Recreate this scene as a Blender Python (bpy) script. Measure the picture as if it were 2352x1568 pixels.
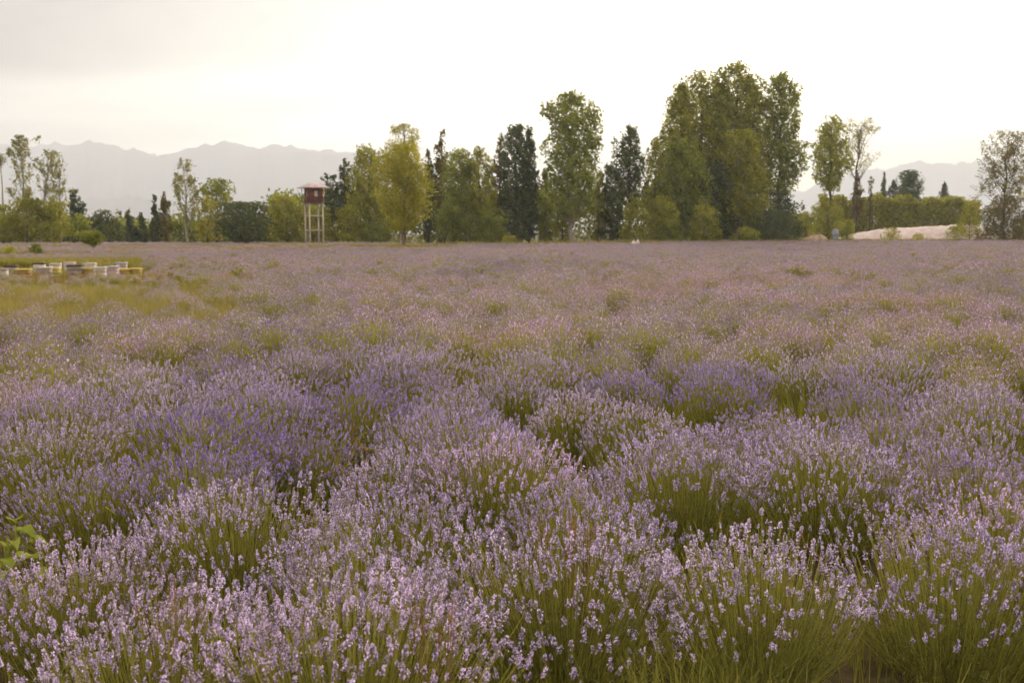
import bpy, math, random
import numpy as np
R = math.radians
sc = bpy.context.scene
for o in list(bpy.data.objects): bpy.data.objects.remove(o)
COL = sc.collection

# ------------------------------------------------------------------ camera
EYE = 1.65
FPX, CU, CV, HV = 2287.0, 1176.0, 784.0, 536.0      # focal length, centre and horizon, in a 2352 x 1568 frame
PITCH = math.atan((CV - HV) / FPX)
cam = bpy.data.cameras.new('camera'); cam_o = bpy.data.objects.new('camera', cam); COL.objects.link(cam_o)
cam_o.location = (0, 0, EYE); cam_o.rotation_euler = (math.pi/2 - PITCH, 0, 0)
cam.sensor_width = 36.0; cam.lens = 36.0 * FPX / 2352.0
cam.clip_start = 0.05; cam.clip_end = 40000
cam.dof.use_dof = True; cam.dof.focus_distance = 5.0; cam.dof.aperture_fstop = 5.0
sc.camera = cam_o

# ------------------------------------------------------------------ light
SUN_AZ, SUN_EL = R(14), R(19)            # ahead of the camera, a little to the right, low behind thin cloud
SD = (math.sin(SUN_AZ)*math.cos(SUN_EL), math.cos(SUN_AZ)*math.cos(SUN_EL), math.sin(SUN_EL))
sun = bpy.data.lights.new('sun', 'SUN'); sun.energy = 1.9; sun.angle = R(12); sun.color = (1.0, 0.86, 0.68)
sun_o = bpy.data.objects.new('sun', sun); COL.objects.link(sun_o)
from mathutils import Vector, Matrix, Euler
sun_o.rotation_euler = Vector(SD).to_track_quat('Z', 'Y').to_euler()
sun_o.location = (200, 800, 400)

world = bpy.data.worlds.new('World'); sc.world = world; world.use_nodes = True
wt = world.node_tree; wt.nodes.clear()
def N(t, kind, **kw):
    n = t.nodes.new(kind)
    for k, v in kw.items(): setattr(n, k, v)
    return n
def setin(n, **kw):
    for k, v in kw.items(): n.inputs[k].default_value = v
def math_node(t, op, a, b=None, clamp=False):
    n = N(t, 'ShaderNodeMath', operation=op, use_clamp=clamp)
    for i, x in enumerate((a, b)):
        if x is None: continue
        if isinstance(x, (int, float)): n.inputs[i].default_value = x
        else: t.links.new(x, n.inputs[i])
    return n.outputs[0]
def mix_col(t, fac, a, b, blend='MIX'):
    n = N(t, 'ShaderNodeMix', data_type='RGBA', blend_type=blend)
    for i, x in ((0, fac), (6, a), (7, b)):
        if isinstance(x, (int, float)): n.inputs[i].default_value = x
        elif isinstance(x, tuple): n.inputs[i].default_value = (*x[:3], 1)
        else: t.links.new(x, n.inputs[i])
    return n.outputs[2]
def build_world():
    t = wt; L = t.links.new
    out = N(t, 'ShaderNodeOutputWorld')
    sky = N(t, 'ShaderNodeTexSky', sky_type='NISHITA', sun_disc=False, sun_elevation=SUN_EL, sun_rotation=SUN_AZ,
            air_density=1.2, dust_density=3.0, altitude=600)
    b1 = N(t, 'ShaderNodeBackground'); b1.inputs['Strength'].default_value = 0.12
    L(sky.outputs[0], b1.inputs['Color'])
    tc = N(t, 'ShaderNodeTexCoord')
    sep = N(t, 'ShaderNodeSeparateXYZ'); L(tc.outputs['Generated'], sep.inputs[0])
    zc = math_node(t, 'ADD', math_node(t, 'MAXIMUM', sep.outputs[2], 0.0), 0.16)
    px = math_node(t, 'DIVIDE', sep.outputs[0], zc); py = math_node(t, 'DIVIDE', sep.outputs[1], zc)
    cmb = N(t, 'ShaderNodeCombineXYZ'); L(px, cmb.inputs[0]); L(math_node(t, 'MULTIPLY', py, 0.9), cmb.inputs[1])
    mp = N(t, 'ShaderNodeMapping'); L(cmb.outputs[0], mp.inputs[0])
    mp.inputs['Rotation'].default_value = (0, 0, R(28)); mp.inputs['Scale'].default_value = (0.55, 1.05, 1); mp.inputs['Location'].default_value = (1.7, 0.35, 0)
    n1 = N(t, 'ShaderNodeTexNoise'); setin(n1, Scale=0.75, Detail=5.0, Roughness=0.48, Distortion=0.4); L(mp.outputs[0], n1.inputs['Vector'])
    dot = N(t, 'ShaderNodeVectorMath', operation='DOT_PRODUCT'); L(tc.outputs['Generated'], dot.inputs[0]); dot.inputs[1].default_value = SD
    d0 = math_node(t, 'MAXIMUM', dot.outputs['Value'], 0.0)
    glow = math_node(t, 'POWER', d0, 7.0)
    # a cloud deck overhead whose ragged edge lies ahead; beyond it the sky is thin and bright down to the horizon
    edge = math_node(t, 'ADD', py, math_node(t, 'MULTIPLY', px, 0.6))
    cl = math_node(t, 'MULTIPLY', math_node(t, 'SUBTRACT', n1.outputs['Fac'], 0.5), 3.2)
    mr = N(t, 'ShaderNodeMapRange', interpolation_type='SMOOTHSTEP'); setin(mr, **{'From Min': 1.9, 'From Max': 3.7}); L(math_node(t, 'ADD', edge, cl), mr.inputs['Value'])
    fac = math_node(t, 'ADD', mr.outputs[0], math_node(t, 'MULTIPLY', math_node(t, 'POWER', d0, 14.0), 0.55), clamp=True)
    n2 = N(t, 'ShaderNodeTexNoise'); setin(n2, Scale=1.25, Detail=6.0, Roughness=0.52, Distortion=0.5); L(mp.outputs[0], n2.inputs['Vector'])
    deck = mix_col(t, math_node(t, 'MULTIPLY', math_node(t, 'SUBTRACT', n2.outputs['Fac'], 0.34), 3.0, clamp=True), (0.03, 0.012, 0.018), (0.44, 0.385, 0.36))
    # an overcast vault: thicker-looking and dimmer low down, brighter towards the zenith
    vault = math_node(t, 'ADD', math_node(t, 'MULTIPLY', math_node(t, 'POWER', math_node(t, 'MAXIMUM', sep.outputs[2], 0.0), 1.5), 4.2), 0.42)
    vm = N(t, 'ShaderNodeVectorMath', operation='SCALE'); L(deck, vm.inputs[0]); L(vault, vm.inputs['Scale'])
    col = mix_col(t, fac, vm.outputs[0], (1.27, 1.2, 1.01))
    b2 = N(t, 'ShaderNodeBackground'); L(col, b2.inputs['Color']); b2.inputs['Strength'].default_value = 1.0
    mx = N(t, 'ShaderNodeMixShader'); mx.inputs[0].default_value = 0.88
    L(b1.outputs[0], mx.inputs[1]); L(b2.outputs[0], mx.inputs[2]); L(mx.outputs[0], out.inputs[0])
build_world()
sc.view_settings.view_transform = 'Standard'; sc.view_settings.look = 'None'
sc.view_settings.exposure = 1.17; sc.view_settings.gamma = 1.0; sc.view_settings.use_curve_mapping = False
cy = sc.cycles
cy.max_bounces = 5; cy.diffuse_bounces = 3; cy.glossy_bounces = 1; cy.transmission_bounces = 2; cy.transparent_max_bounces = 4
cy.volume_bounces = 3; cy.use_light_tree = False; cy.use_adaptive_sampling = True; cy.adaptive_threshold = 0.06; cy.adaptive_min_samples = 24; cy.use_denoising = True; cy.caustics_reflective = False; cy.caustics_refractive = False

# ------------------------------------------------------------------ helpers
def at(u, v, d):
    """point at distance d along +Y seen at (u, v) of the 2352 x 1568 frame"""
    x, y = (u - CU)/FPX, -(v - CV)/FPX
    cp, sp = math.cos(PITCH), math.sin(PITCH)
    dy, dz = cp + y*sp, -sp + y*cp
    k = d/dy
    return Vector((x*k, d, EYE + dz*k))
def tag(o, label=None, cat=None, group=None, kind=None):
    if label: o['label'] = label
    if cat: o['category'] = cat
    if group: o['group'] = group
    if kind: o['kind'] = kind
    return o
def empty(name, loc=(0, 0, 0), rz=0.0):
    o = bpy.data.objects.new(name, None); COL.objects.link(o); o.location = loc; o.rotation_euler = (0, 0, rz); o.empty_display_size = 0.2
    return o
def link(name, mesh, parent=None, loc=(0, 0, 0)):
    o = bpy.data.objects.new(name, mesh); COL.objects.link(o); o.location = loc
    if parent is not None: o.parent = parent
    return o

def back(u, d):
    """the far side of the field runs away from the camera towards the right"""
    return d + max(0.0, (u-1400)/950.0)*38.0 if d > 110 and u > 1400 else d

class MB:
    """collects polygons with a material slot and a random value each; build() gives one mesh"""
    def __init__(s): s.v = []; s.f = []; s.m = []; s.a = []; s.n = 0
    def add(s, verts, faces, mat=0, attr=None):
        verts = np.asarray(verts, float).reshape(-1, 3); faces = np.asarray(faces, int)
        s.v.append(verts); s.f.append(faces + s.n); s.n += len(verts)
        s.m.append(np.broadcast_to(np.asarray(mat, int), (len(faces),)).copy())
        s.a.append(np.zeros(len(faces)) if attr is None else np.broadcast_to(np.asarray(attr, float), (len(faces),)).copy())
    def box(s, c, size, mat=0, rot=None, attr=0.5, taper=1.0):
        x, y, z = [k/2 for k in size]
        v = np.array([(-x, -y, -z), (x, -y, -z), (x, y, -z), (-x, y, -z), (-x*taper, -y*taper, z), (x*taper, -y*taper, z), (x*taper, y*taper, z), (-x*taper, y*taper, z)])
        if rot is not None: v = v @ np.array(Euler(rot).to_matrix()).T
        s.add(v + np.array(c), [(0, 3, 2, 1), (4, 5, 6, 7), (0, 1, 5, 4), (1, 2, 6, 5), (2, 3, 7, 6), (3, 0, 4, 7)], mat, attr)
    def tube(s, pts, rad, sides=5, mat=0, attr=0.5):
        pts = np.asarray(pts, float); n = len(pts); rad = np.broadcast_to(np.asarray(rad, float), (n,))
        d = np.gradient(pts, axis=0); d /= np.linalg.norm(d, axis=1)[:, None] + 1e-9
        ref = np.where(np.abs(d[:, 2:3]) > 0.9, np.array([[1., 0, 0]]), np.array([[0, 0, 1.]]))
        a = np.cross(d, ref); a /= np.linalg.norm(a, axis=1)[:, None] + 1e-9; b = np.cross(d, a)
        th = np.arange(sides)*2*math.pi/sides
        v = pts[:, None, :] + rad[:, None, None]*(np.cos(th)[None, :, None]*a[:, None, :] + np.sin(th)[None, :, None]*b[:, None, :])
        k = np.arange(sides); f = []
        for i in range(n-1):
            f.append(np.stack([i*sides+k, i*sides+(k+1) % sides, (i+1)*sides+(k+1) % sides, (i+1)*sides+k], 1))
        s.add(v.reshape(-1, 3), np.concatenate(f), mat, attr)
    def mesh(s, name, mats, smooth=False):
        v = np.concatenate(s.v); me = bpy.data.meshes.new(name)
        sizes = np.concatenate([np.full(len(f), f.shape[1]) for f in s.f]); loops = np.concatenate([f.ravel() for f in s.f])
        me.vertices.add(len(v)); me.vertices.foreach_set('co', v.astype(np.float32).ravel())
        me.loops.add(len(loops)); me.loops.foreach_set('vertex_index', loops.astype(np.int32))
        me.polygons.add(len(sizes)); st = np.concatenate([[0], np.cumsum(sizes)[:-1]])
        me.polygons.foreach_set('loop_start', st.astype(np.int32))
        for m in mats: me.materials.append(m)
        me.polygons.foreach_set('material_index', np.concatenate(s.m).astype(np.int32))
        if smooth: me.polygons.foreach_set('use_smooth', np.ones(len(sizes), bool))
        at_ = me.attributes.new('rnd', 'FLOAT', 'FACE'); at_.data.foreach_set('value', np.concatenate(s.a).astype(np.float32))
        me.update(calc_edges=True); me.validate(); return me
    def build(s, name, mats, parent=None, loc=(0, 0, 0), smooth=False):
        if not isinstance(mats, (list, tuple)): mats = [mats]
        return link(name, s.mesh(name, mats, smooth), parent, loc)

# ------------------------------------------------------------------ materials
def new_mat(name):
    m = bpy.data.materials.new(name); m.use_nodes = True; t = m.node_tree; t.nodes.clear()
    return m, t, N(t, 'ShaderNodeOutputMaterial')
def rnd_attr(t):
    return N(t, 'ShaderNodeAttribute', attribute_name='rnd').outputs['Fac']
def leaf_mat(name, dark, light, trans=0.35, patch=None):
    """two-sided leaf: diffuse plus light passing through; each leaf its own tone, slow drift over the plant"""
    m, t, out = new_mat(name); L = t.links.new
    tc = N(t, 'ShaderNodeNewGeometry')
    nz = N(t, 'ShaderNodeTexNoise'); setin(nz, Scale=0.55, Detail=2.0); L(tc.outputs['Position'], nz.inputs['Vector'])
    f = math_node(t, 'ADD', math_node(t, 'MULTIPLY', rnd_attr(t), 0.7), math_node(t, 'MULTIPLY', math_node(t, 'SUBTRACT', nz.outputs['Fac'], 0.35), 1.0), clamp=True)
    c = mix_col(t, f, dark, light)
    d = N(t, 'ShaderNodeBsdfDiffuse'); L(c, d.inputs[0])
    tr = N(t, 'ShaderNodeBsdfTranslucent'); L(mix_col(t, 0.5, c, (1.0, 0.95, 0.35), 'MULTIPLY'), tr.inputs[0])
    mx = N(t, 'ShaderNodeMixShader'); mx.inputs[0].default_value = trans
    L(d.outputs[0], mx.inputs[1]); L(tr.outputs[0], mx.inputs[2]); L(mx.outputs[0], out.inputs[0])
    return m
def surf_mat(name, a, b, scale=3.0, rough=0.85, bump=0.15, detail=5.0, spec=0.2, coord='Object'):
    m, t, out = new_mat(name); L = t.links.new
    p = N(t, 'ShaderNodeBsdfPrincipled'); setin(p, Roughness=rough); p.inputs['Specular IOR Level'].default_value = spec
    tc = N(t, 'ShaderNodeTexCoord')
    nz = N(t, 'ShaderNodeTexNoise'); setin(nz, Scale=scale, Detail=detail, Roughness=0.6); L(tc.outputs[coord], nz.inputs['Vector'])
    f = math_node(t, 'MULTIPLY', math_node(t, 'SUBTRACT', nz.outputs['Fac'], 0.3), 2.4, clamp=True)
    L(mix_col(t, f, a, b), p.inputs['Base Color'])
    bp = N(t, 'ShaderNodeBump'); setin(bp, Strength=bump, Distance=0.02); L(nz.outputs['Fac'], bp.inputs['Height']); L(bp.outputs[0], p.inputs['Normal'])
    L(p.outputs[0], out.inputs[0]); return m
def flower_mat(name, ramp, trans=0.25):
    """lavender tissue: the plant's own tint picks the hue, every floret a little lighter or darker"""
    m, t, out = new_mat(name); L = t.links.new
    ti = N(t, 'ShaderNodeAttribute', attribute_name='tint', attribute_type='INSTANCER')
    rp = N(t, 'ShaderNodeValToRGB'); L(ti.outputs['Fac'], rp.inputs[0])
    e = rp.color_ramp.elements; e[0].position = ramp[0][0]; e[0].color = (*ramp[0][1], 1); e[1].position = ramp[-1][0]; e[1].color = (*ramp[-1][1], 1)
    for pos, c in ramp[1:-1]:
        k = e.new(pos); k.color = (*c, 1)
    v = math_node(t, 'ADD', math_node(t, 'MULTIPLY', rnd_attr(t), 1.05), 0.46)
    hs = N(t, 'ShaderNodeHueSaturation'); L(rp.outputs[0], hs.inputs['Color']); L(v, hs.inputs['Value'])
    d = N(t, 'ShaderNodeBsdfDiffuse'); L(hs.outputs[0], d.inputs[0])
    tr = N(t, 'ShaderNodeBsdfTranslucent'); L(hs.outputs[0], tr.inputs[0])
    mx = N(t, 'ShaderNodeMixShader'); mx.inputs[0].default_value = trans
    L(d.outputs[0], mx.inputs[1]); L(tr.outputs[0], mx.inputs[2]); L(mx.outputs[0], out.inputs[0])
    return m

M = {}
M['petal'] = flower_mat('lavender_petal', [(0.0, (0.44, 0.34, 0.71)), (0.3, (0.60, 0.485, 0.77)), (0.55, (0.79, 0.68, 0.85)), (0.8, (0.84, 0.63, 0.90)), (1.0, (0.79, 0.59, 0.74))])
M['calyx'] = flower_mat('lavender_calyx', [(0.0, (0.23, 0.165, 0.35)), (0.3, (0.30, 0.23, 0.35)), (0.55, (0.37, 0.295, 0.375)), (0.8, (0.47, 0.325, 0.48)), (1.0, (0.44, 0.30, 0.37))])
M['lav_stem'] = leaf_mat('lavender_stem', (0.29, 0.29, 0.05), (0.60, 0.57, 0.13), 0.2)
M['lav_leaf'] = leaf_mat('lavender_leaf', (0.13, 0.145, 0.045), (0.30, 0.31, 0.11), 0.2)
M['grass'] = leaf_mat('yellow_grass', (0.27, 0.24, 0.07), (0.56, 0.47, 0.18), 0.3)
M['greengrass'] = leaf_mat('green_grass', (0.18, 0.19, 0.03), (0.42, 0.40, 0.085), 0.35)
M['straw'] = leaf_mat('dry_straw', (0.28, 0.15, 0.06), (0.55, 0.34, 0.17), 0.25)
M['weed'] = leaf_mat('broad_weed_leaf', (0.20, 0.25, 0.035), (0.46, 0.50, 0.10), 0.35)
M['olive'] = leaf_mat('olive_foliage', (0.18, 0.195, 0.024), (0.53, 0.51, 0.075))
M['dark'] = leaf_mat('dark_foliage', (0.065, 0.085, 0.04), (0.20, 0.23, 0.095))
M['green'] = leaf_mat('green_foliage', (0.125, 0.165, 0.03), (0.44, 0.46, 0.085))
M['yellow'] = leaf_mat('yellow_green_foliage', (0.28, 0.275, 0.038), (0.60, 0.56, 0.10))
M['bright'] = leaf_mat('bright_green_foliage', (0.20, 0.24, 0.027), (0.54, 0.53, 0.08))
M['pale'] = leaf_mat('pale_foliage', (0.24, 0.24, 0.09), (0.50, 0.48, 0.20))
M['brown'] = leaf_mat('brownish_foliage', (0.11, 0.095, 0.028), (0.29, 0.24, 0.06))
M['blue'] = leaf_mat('bluish_foliage', (0.07, 0.10, 0.065), (0.20, 0.24, 0.13))
M['bark'] = surf_mat('dark_bark', (0.07, 0.05, 0.035), (0.16, 0.12, 0.085), 4)
M['palebark'] = surf_mat('pale_bark', (0.25, 0.22, 0.15), (0.45, 0.40, 0.30), 3)
M['redbark'] = surf_mat('reddish_bark', (0.17, 0.11, 0.085), (0.30, 0.20, 0.16), 3)
M['cream'] = surf_mat('cream_concrete', (0.52, 0.44, 0.32), (0.70, 0.61, 0.46), 2.5, bump=0.1)
M['red'] = surf_mat('red_painted_board', (0.24, 0.075, 0.06), (0.36, 0.12, 0.10), 3.0, bump=0.1)
M['darkwood'] = surf_mat('dark_weathered_wood', (0.09, 0.075, 0.055), (0.18, 0.15, 0.11), 4.0)
M['roof'] = surf_mat('pale_pink_roof_sheet', (0.50, 0.40, 0.36), (0.68, 0.58, 0.53), 2.0, rough=0.6, bump=0.05)
M['sand'] = surf_mat('pale_sand', (0.58, 0.47, 0.39), (0.84, 0.74, 0.65), 0.8, bump=0.5, detail=9)
M['earth'] = surf_mat('tan_earth', (0.36, 0.25, 0.15), (0.62, 0.48, 0.33), 0.8, bump=0.5, detail=8)
M['painted_sky_pane'] = surf_mat('sky_bright_painted_pane', (0.78, 0.78, 0.74), (0.85, 0.85, 0.80), 1.0, rough=0.15, bump=0.0, spec=0.6)  # opaque white; brightness of sky in the window is put into the colour
M['sack'] = surf_mat('pale_sack_cloth', (0.66, 0.52, 0.45), (0.85, 0.75, 0.66), 6)
M['bluemetal'] = surf_mat('pale_blue_paint', (0.30, 0.34, 0.42), (0.46, 0.50, 0.60), 2)
M['mountain'] = surf_mat('mountain_rock', (0.09, 0.10, 0.10), (0.22, 0.21, 0.20), 0.004, bump=0.0, coord='Object')
def hive_mat(name, a, b): M[name] = surf_mat(name, a, b, 5.0, rough=0.7, bump=0.1)
hive_mat('hive_white', (0.55, 0.48, 0.38), (0.78, 0.70, 0.58)); hive_mat('hive_yellow', (0.55, 0.45, 0.10), (0.72, 0.61, 0.20))
hive_mat('hive_grey', (0.30, 0.25, 0.20), (0.46, 0.40, 0.33)); hive_mat('hive_pink', (0.60, 0.42, 0.35), (0.76, 0.60, 0.52))
hive_mat('hive_dark', (0.07, 0.05, 0.045), (0.14, 0.10, 0.09)); hive_mat('hive_orange', (0.42, 0.25, 0.06), (0.56, 0.38, 0.13)); hive_mat('hive_blue', (0.35, 0.40, 0.46), (0.5, 0.54, 0.6))

def ground_mat():
    m, t, out = new_mat('ground_soil'); L = t.links.new
    p = N(t, 'ShaderNodeBsdfPrincipled'); setin(p, Roughness=0.95); p.inputs['Specular IOR Level'].default_value = 0.1
    g = N(t, 'ShaderNodeNewGeometry')
    a = N(t, 'ShaderNodeTexNoise'); setin(a, Scale=0.12, Detail=6.0); L(g.outputs['Position'], a.inputs['Vector'])
    b = N(t, 'ShaderNodeTexNoise'); setin(b, Scale=9.0, Detail=6.0, Roughness=0.7); L(g.outputs['Position'], b.inputs['Vector'])
    f1 = math_node(t, 'MULTIPLY', math_node(t, 'SUBTRACT', a.outputs['Fac'], 0.38), 4.0, clamp=True)
    c1 = mix_col(t, f1, (0.13, 0.095, 0.05), (0.17, 0.15, 0.045))
    f2 = math_node(t, 'MULTIPLY', math_node(t, 'SUBTRACT', b.outputs['Fac'], 0.3), 2.3, clamp=True)
    c2 = mix_col(t, f2, mix_col(t, 1.0, c1, (0.45, 0.42, 0.4), 'MULTIPLY'), c1)
    L(c2, p.inputs['Base Color'])
    bp = N(t, 'ShaderNodeBump'); setin(bp, Strength=0.6, Distance=0.05); L(b.outputs['Fac'], bp.inputs['Height']); L(bp.outputs[0], p.inputs['Normal'])
    L(p.outputs[0], out.inputs[0]); return m
M['ground'] = ground_mat()

# ------------------------------------------------------------------ ground, mountains, haze
def smooth_noise(x, seed, octaves=6, base=1.0, gain=0.55):
    rg = np.random.default_rng(seed); y = np.zeros_like(x); amp = 1.0; fr = base
    for _ in range(octaves):
        tab = rg.uniform(-1, 1, 4096); k = np.floor(x*fr).astype(int); f = x*fr - k; f = f*f*(3-2*f)
        y += amp*(tab[k % 4096]*(1-f) + tab[(k+1) % 4096]*f); amp *= gain; fr *= 2.03
    return y
def build_ground():
    s = np.concatenate([-np.geomspace(9000, 12, 40), np.linspace(-10, 10, 41), np.geomspace(12, 9000, 40)])
    sy = np.concatenate([[-1900, -600, -150, -40, -12], np.linspace(-5, 30, 71), np.geomspace(31, 8900, 60)])
    X, Y = np.meshgrid(s, sy); rg = np.random.default_rng(3)
    Z = rg.normal(0, 0.012, X.shape)*(np.hypot(X, Y) < 60)
    v = np.stack([X, Y, Z], -1).reshape(-1, 3); nx, ny = len(s), len(sy)
    i, j = np.meshgrid(np.arange(nx-1), np.arange(ny-1)); a = (j*nx+i).ravel()
    mb = MB(); mb.add(v, np.stack([a, a+1, a+nx+1, a+nx], 1)); o = mb.build('ground', M['ground'], smooth=True); tag(o, kind='structure')
build_ground()
def build_mountains():
    # a far range: ridge outline given as (frame column, frame row), set 6.2 km away; depth behind and in front of the ridge
    def rng(name, pts, D, seed, depth):
        u = np.linspace(pts[0][0], pts[-1][0], 260); row = np.interp(u, [p[0] for p in pts], [p[1] for p in pts])
        row = row - smooth_noise(u/26.0, seed, 6, gain=0.68)*5.5
        rows = 26; V = []
        for r in range(rows):
            q = r/(rows-1)                       # 0 foot in front, ridge at 0.7, back slope after
            for k in range(len(u)):
                top = at(u[k], row[k], D); h = max(top.z, 5)
                prof = (q/0.7)**1.5 if q <= 0.7 else 1 - ((q-0.7)/0.3)*0.6
                y = D + (q-0.7)*depth; x = top.x*y/D
                z = -2 + (h+2)*prof
                if q < 0.7: z += (smooth_noise(np.array([u[k]/21.0 + r*0.11]), seed+7, 4)[0])*h*0.10*math.sin(math.pi*q/0.7)
                V.append((x, y, z))
        nx = len(u); i, j = np.meshgrid(np.arange(nx-1), np.arange(rows-1)); a = (j*nx+i).ravel()
        mb = MB(); mb.add(V, np.stack([a, a+1, a+nx+1, a+nx], 1)); o = mb.build(name, M['mountain'], smooth=True); tag(o, kind='structure')
    rng('foothills', [(-900, 470), (-300, 440), (0, 452), (150, 462), (320, 448), (480, 470), (650, 462), (820, 480), (1000, 505), (1150, 530)], 4300, 31, 900)
    rng('far_mountains', [(-700, 345), (-300, 322), (-100, 320), (60, 330), (250, 345), (420, 352), (620, 325), (700, 338), (800, 340), (900, 362), (1000, 385), (1100, 420), (1250, 470), (1350, 520)], 6900, 47, 500)
    rng('mountains', [(-900, 400), (-500, 350), (-200, 305), (-60, 322), (0, 320), (60, 326), (130, 322), (200, 322), (300, 336), (370, 352), (440, 335), (500, 322), (545, 321), (600, 335), (660, 336), (710, 344), (735, 352), (770, 345), (815, 352), (900, 372), (1000, 400), (1150, 440), (1300, 480), (1450, 522)], 6200, 11, 2600)
    rng('far_hills', [(1500, 522), (1700, 470), (1850, 430), (1960, 392), (2060, 376), (2120, 370), (2200, 366), (2260, 362), (2352, 354), (2500, 350), (2700, 358), (3000, 400), (3300, 470)], 8000, 23, 1500)
build_mountains()
def build_haze():
    m, t, out = new_mat('haze_air')
    pv = N(t, 'ShaderNodeVolumePrincipled'); setin(pv, Density=0.00027, Anisotropy=0.1); pv.inputs['Color'].default_value = (0.88, 0.95, 1.0, 1)
    t.links.new(pv.outputs[0], out.inputs['Volume'])
    mb = MB(); mb.box((0, 3300, 349), (18400, 11500, 700)); o = mb.build('haze', m)
    tag(o, 'pale warm haze filling the air over field and mountains', 'haze', kind='stuff')
build_haze()

# ------------------------------------------------------------------ lavender
def spike_template(rg, lod):
    """one flower head, z up, base at the origin: whorls of calyces with open florets between them"""
    mb = MB(); Ln = rg.uniform(0.018, 0.031)
    def petals(c, n, up, size, mat):
        c = np.asarray(c); k = len(c)
        a = np.cross(n, up); a /= np.linalg.norm(a, axis=1)[:, None]+1e-9
        b = np.cross(n, a)
        ang = rg.uniform(0, math.pi, k)[:, None]; a, b = a*np.cos(ang)+b*np.sin(ang), b*np.cos(ang)-a*np.sin(ang)
        s = (size*rg.uniform(0.75, 1.3, k))[:, None]
        v = np.stack([c-a*s, c-b*s*0.75, c+a*s, c+b*s*0.75], 1).reshape(-1, 3)
        f = np.arange(4*k).reshape(-1, 4); mb.add(v, f, mat, rg.uniform(0, 1, k))
    if lod == 0:
        nw = rg.integers(3, 5); zs = list(Ln*np.linspace(0, 1, nw))
        if rg.random() < 0.5: zs = [-rg.uniform(0.010, 0.016)] + zs
        for wi, z in enumerate(zs):
            q = max(0, z/Ln); prof = 0.0062*(1 - 0.55*q**2)*(0.75 if z < 0 else 1)
            k = int(6 - 2*q); th = rg.uniform(0, 6.3) + np.arange(k)*2*math.pi/k + rg.normal(0, 0.2, k)
            rad = np.stack([np.cos(th), np.sin(th), np.zeros(k)], 1)
            up = np.array([[0, 0, 1.]]); dirn = rad*0.8 + up*0.6; dirn /= np.linalg.norm(dirn, axis=1)[:, None]
            tang = np.cross(up, rad)
            base = np.array([[0, 0, z]]) + rad*0.0012; tip = base + dirn*(prof*1.25*rg.uniform(0.85, 1.2, k))[:, None]
            mid = (base+tip)/2
            for side, w in ((tang, 0.0022), (np.cross(dirn, tang), 0.0020)):
                v = np.stack([base, mid+side*w, tip, mid-side*w], 1).reshape(-1, 3)
                mb.add(v, np.arange(4*k).reshape(-1, 4), 1, np.repeat(rg.uniform(0, 1, k), 1))
            op = rg.random(k) < 0.62
            if op.any():
                c = tip[op]; nn = rad[op]*0.9 + up*0.5 + rg.normal(0, 0.3, (op.sum(), 3))
                petals(c, nn, up, 0.0036, 0)
                petals(c + rg.normal(0, 0.0012, c.shape), nn + rg.normal(0, 0.8, nn.shape), up, 0.0028, 0)
        petals(np.array([[0, 0, Ln*1.06]])+rg.normal(0, 0.0015, (3, 3)), rg.normal(0, 1, (3, 3)), np.array([[0, 0, 1.]]), 0.0036, 0)
    elif lod == 1:
        k = 7; z = rg.uniform(0, 1, k); th = rg.uniform(0, 6.3, k); r = 0.005*(1-0.5*z**2)
        c = np.stack([np.cos(th)*r, np.sin(th)*r, z*Ln], 1)
        petals(c, np.stack([np.cos(th), np.sin(th), 0.5+0*th], 1)+rg.normal(0, 0.4, (k, 3)), np.array([[0, 0, 1.]]), 0.0062, 0)
        mb.m[-1] = (rg.random(k) < 0.55).astype(int)
    else:
        k = 4; z = np.linspace(0.1, 0.95, k); th = rg.uniform(0, 6.3, k)
        c = np.stack([np.cos(th)*0.003, np.sin(th)*0.003, z*Ln], 1)
        petals(c, np.stack([np.cos(th), np.sin(th), 0.6+0*th], 1), np.array([[0, 0, 1.]]), 0.0125, 0)
        mb.m[-1] = (rg.random(k) < 0.55).astype(int)
    return (np.concatenate(mb.v), np.concatenate(mb.f), np.concatenate(mb.m), np.concatenate(mb.a))
rgS = np.random.default_rng(5)
SPIKES = {l: [spike_template(rgS, l) for _ in range(8)] for l in (0, 1, 2)}
def frame(axis, spin):
    z = axis/np.linalg.norm(axis); a = np.cross(z, (0.3, 0.9, 0.1)); a /= np.linalg.norm(a); b = np.cross(z, a)
    c, s = math.cos(spin), math.sin(spin)
    return np.stack([a*c+b*s, b*c-a*s, z], 1)
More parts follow.
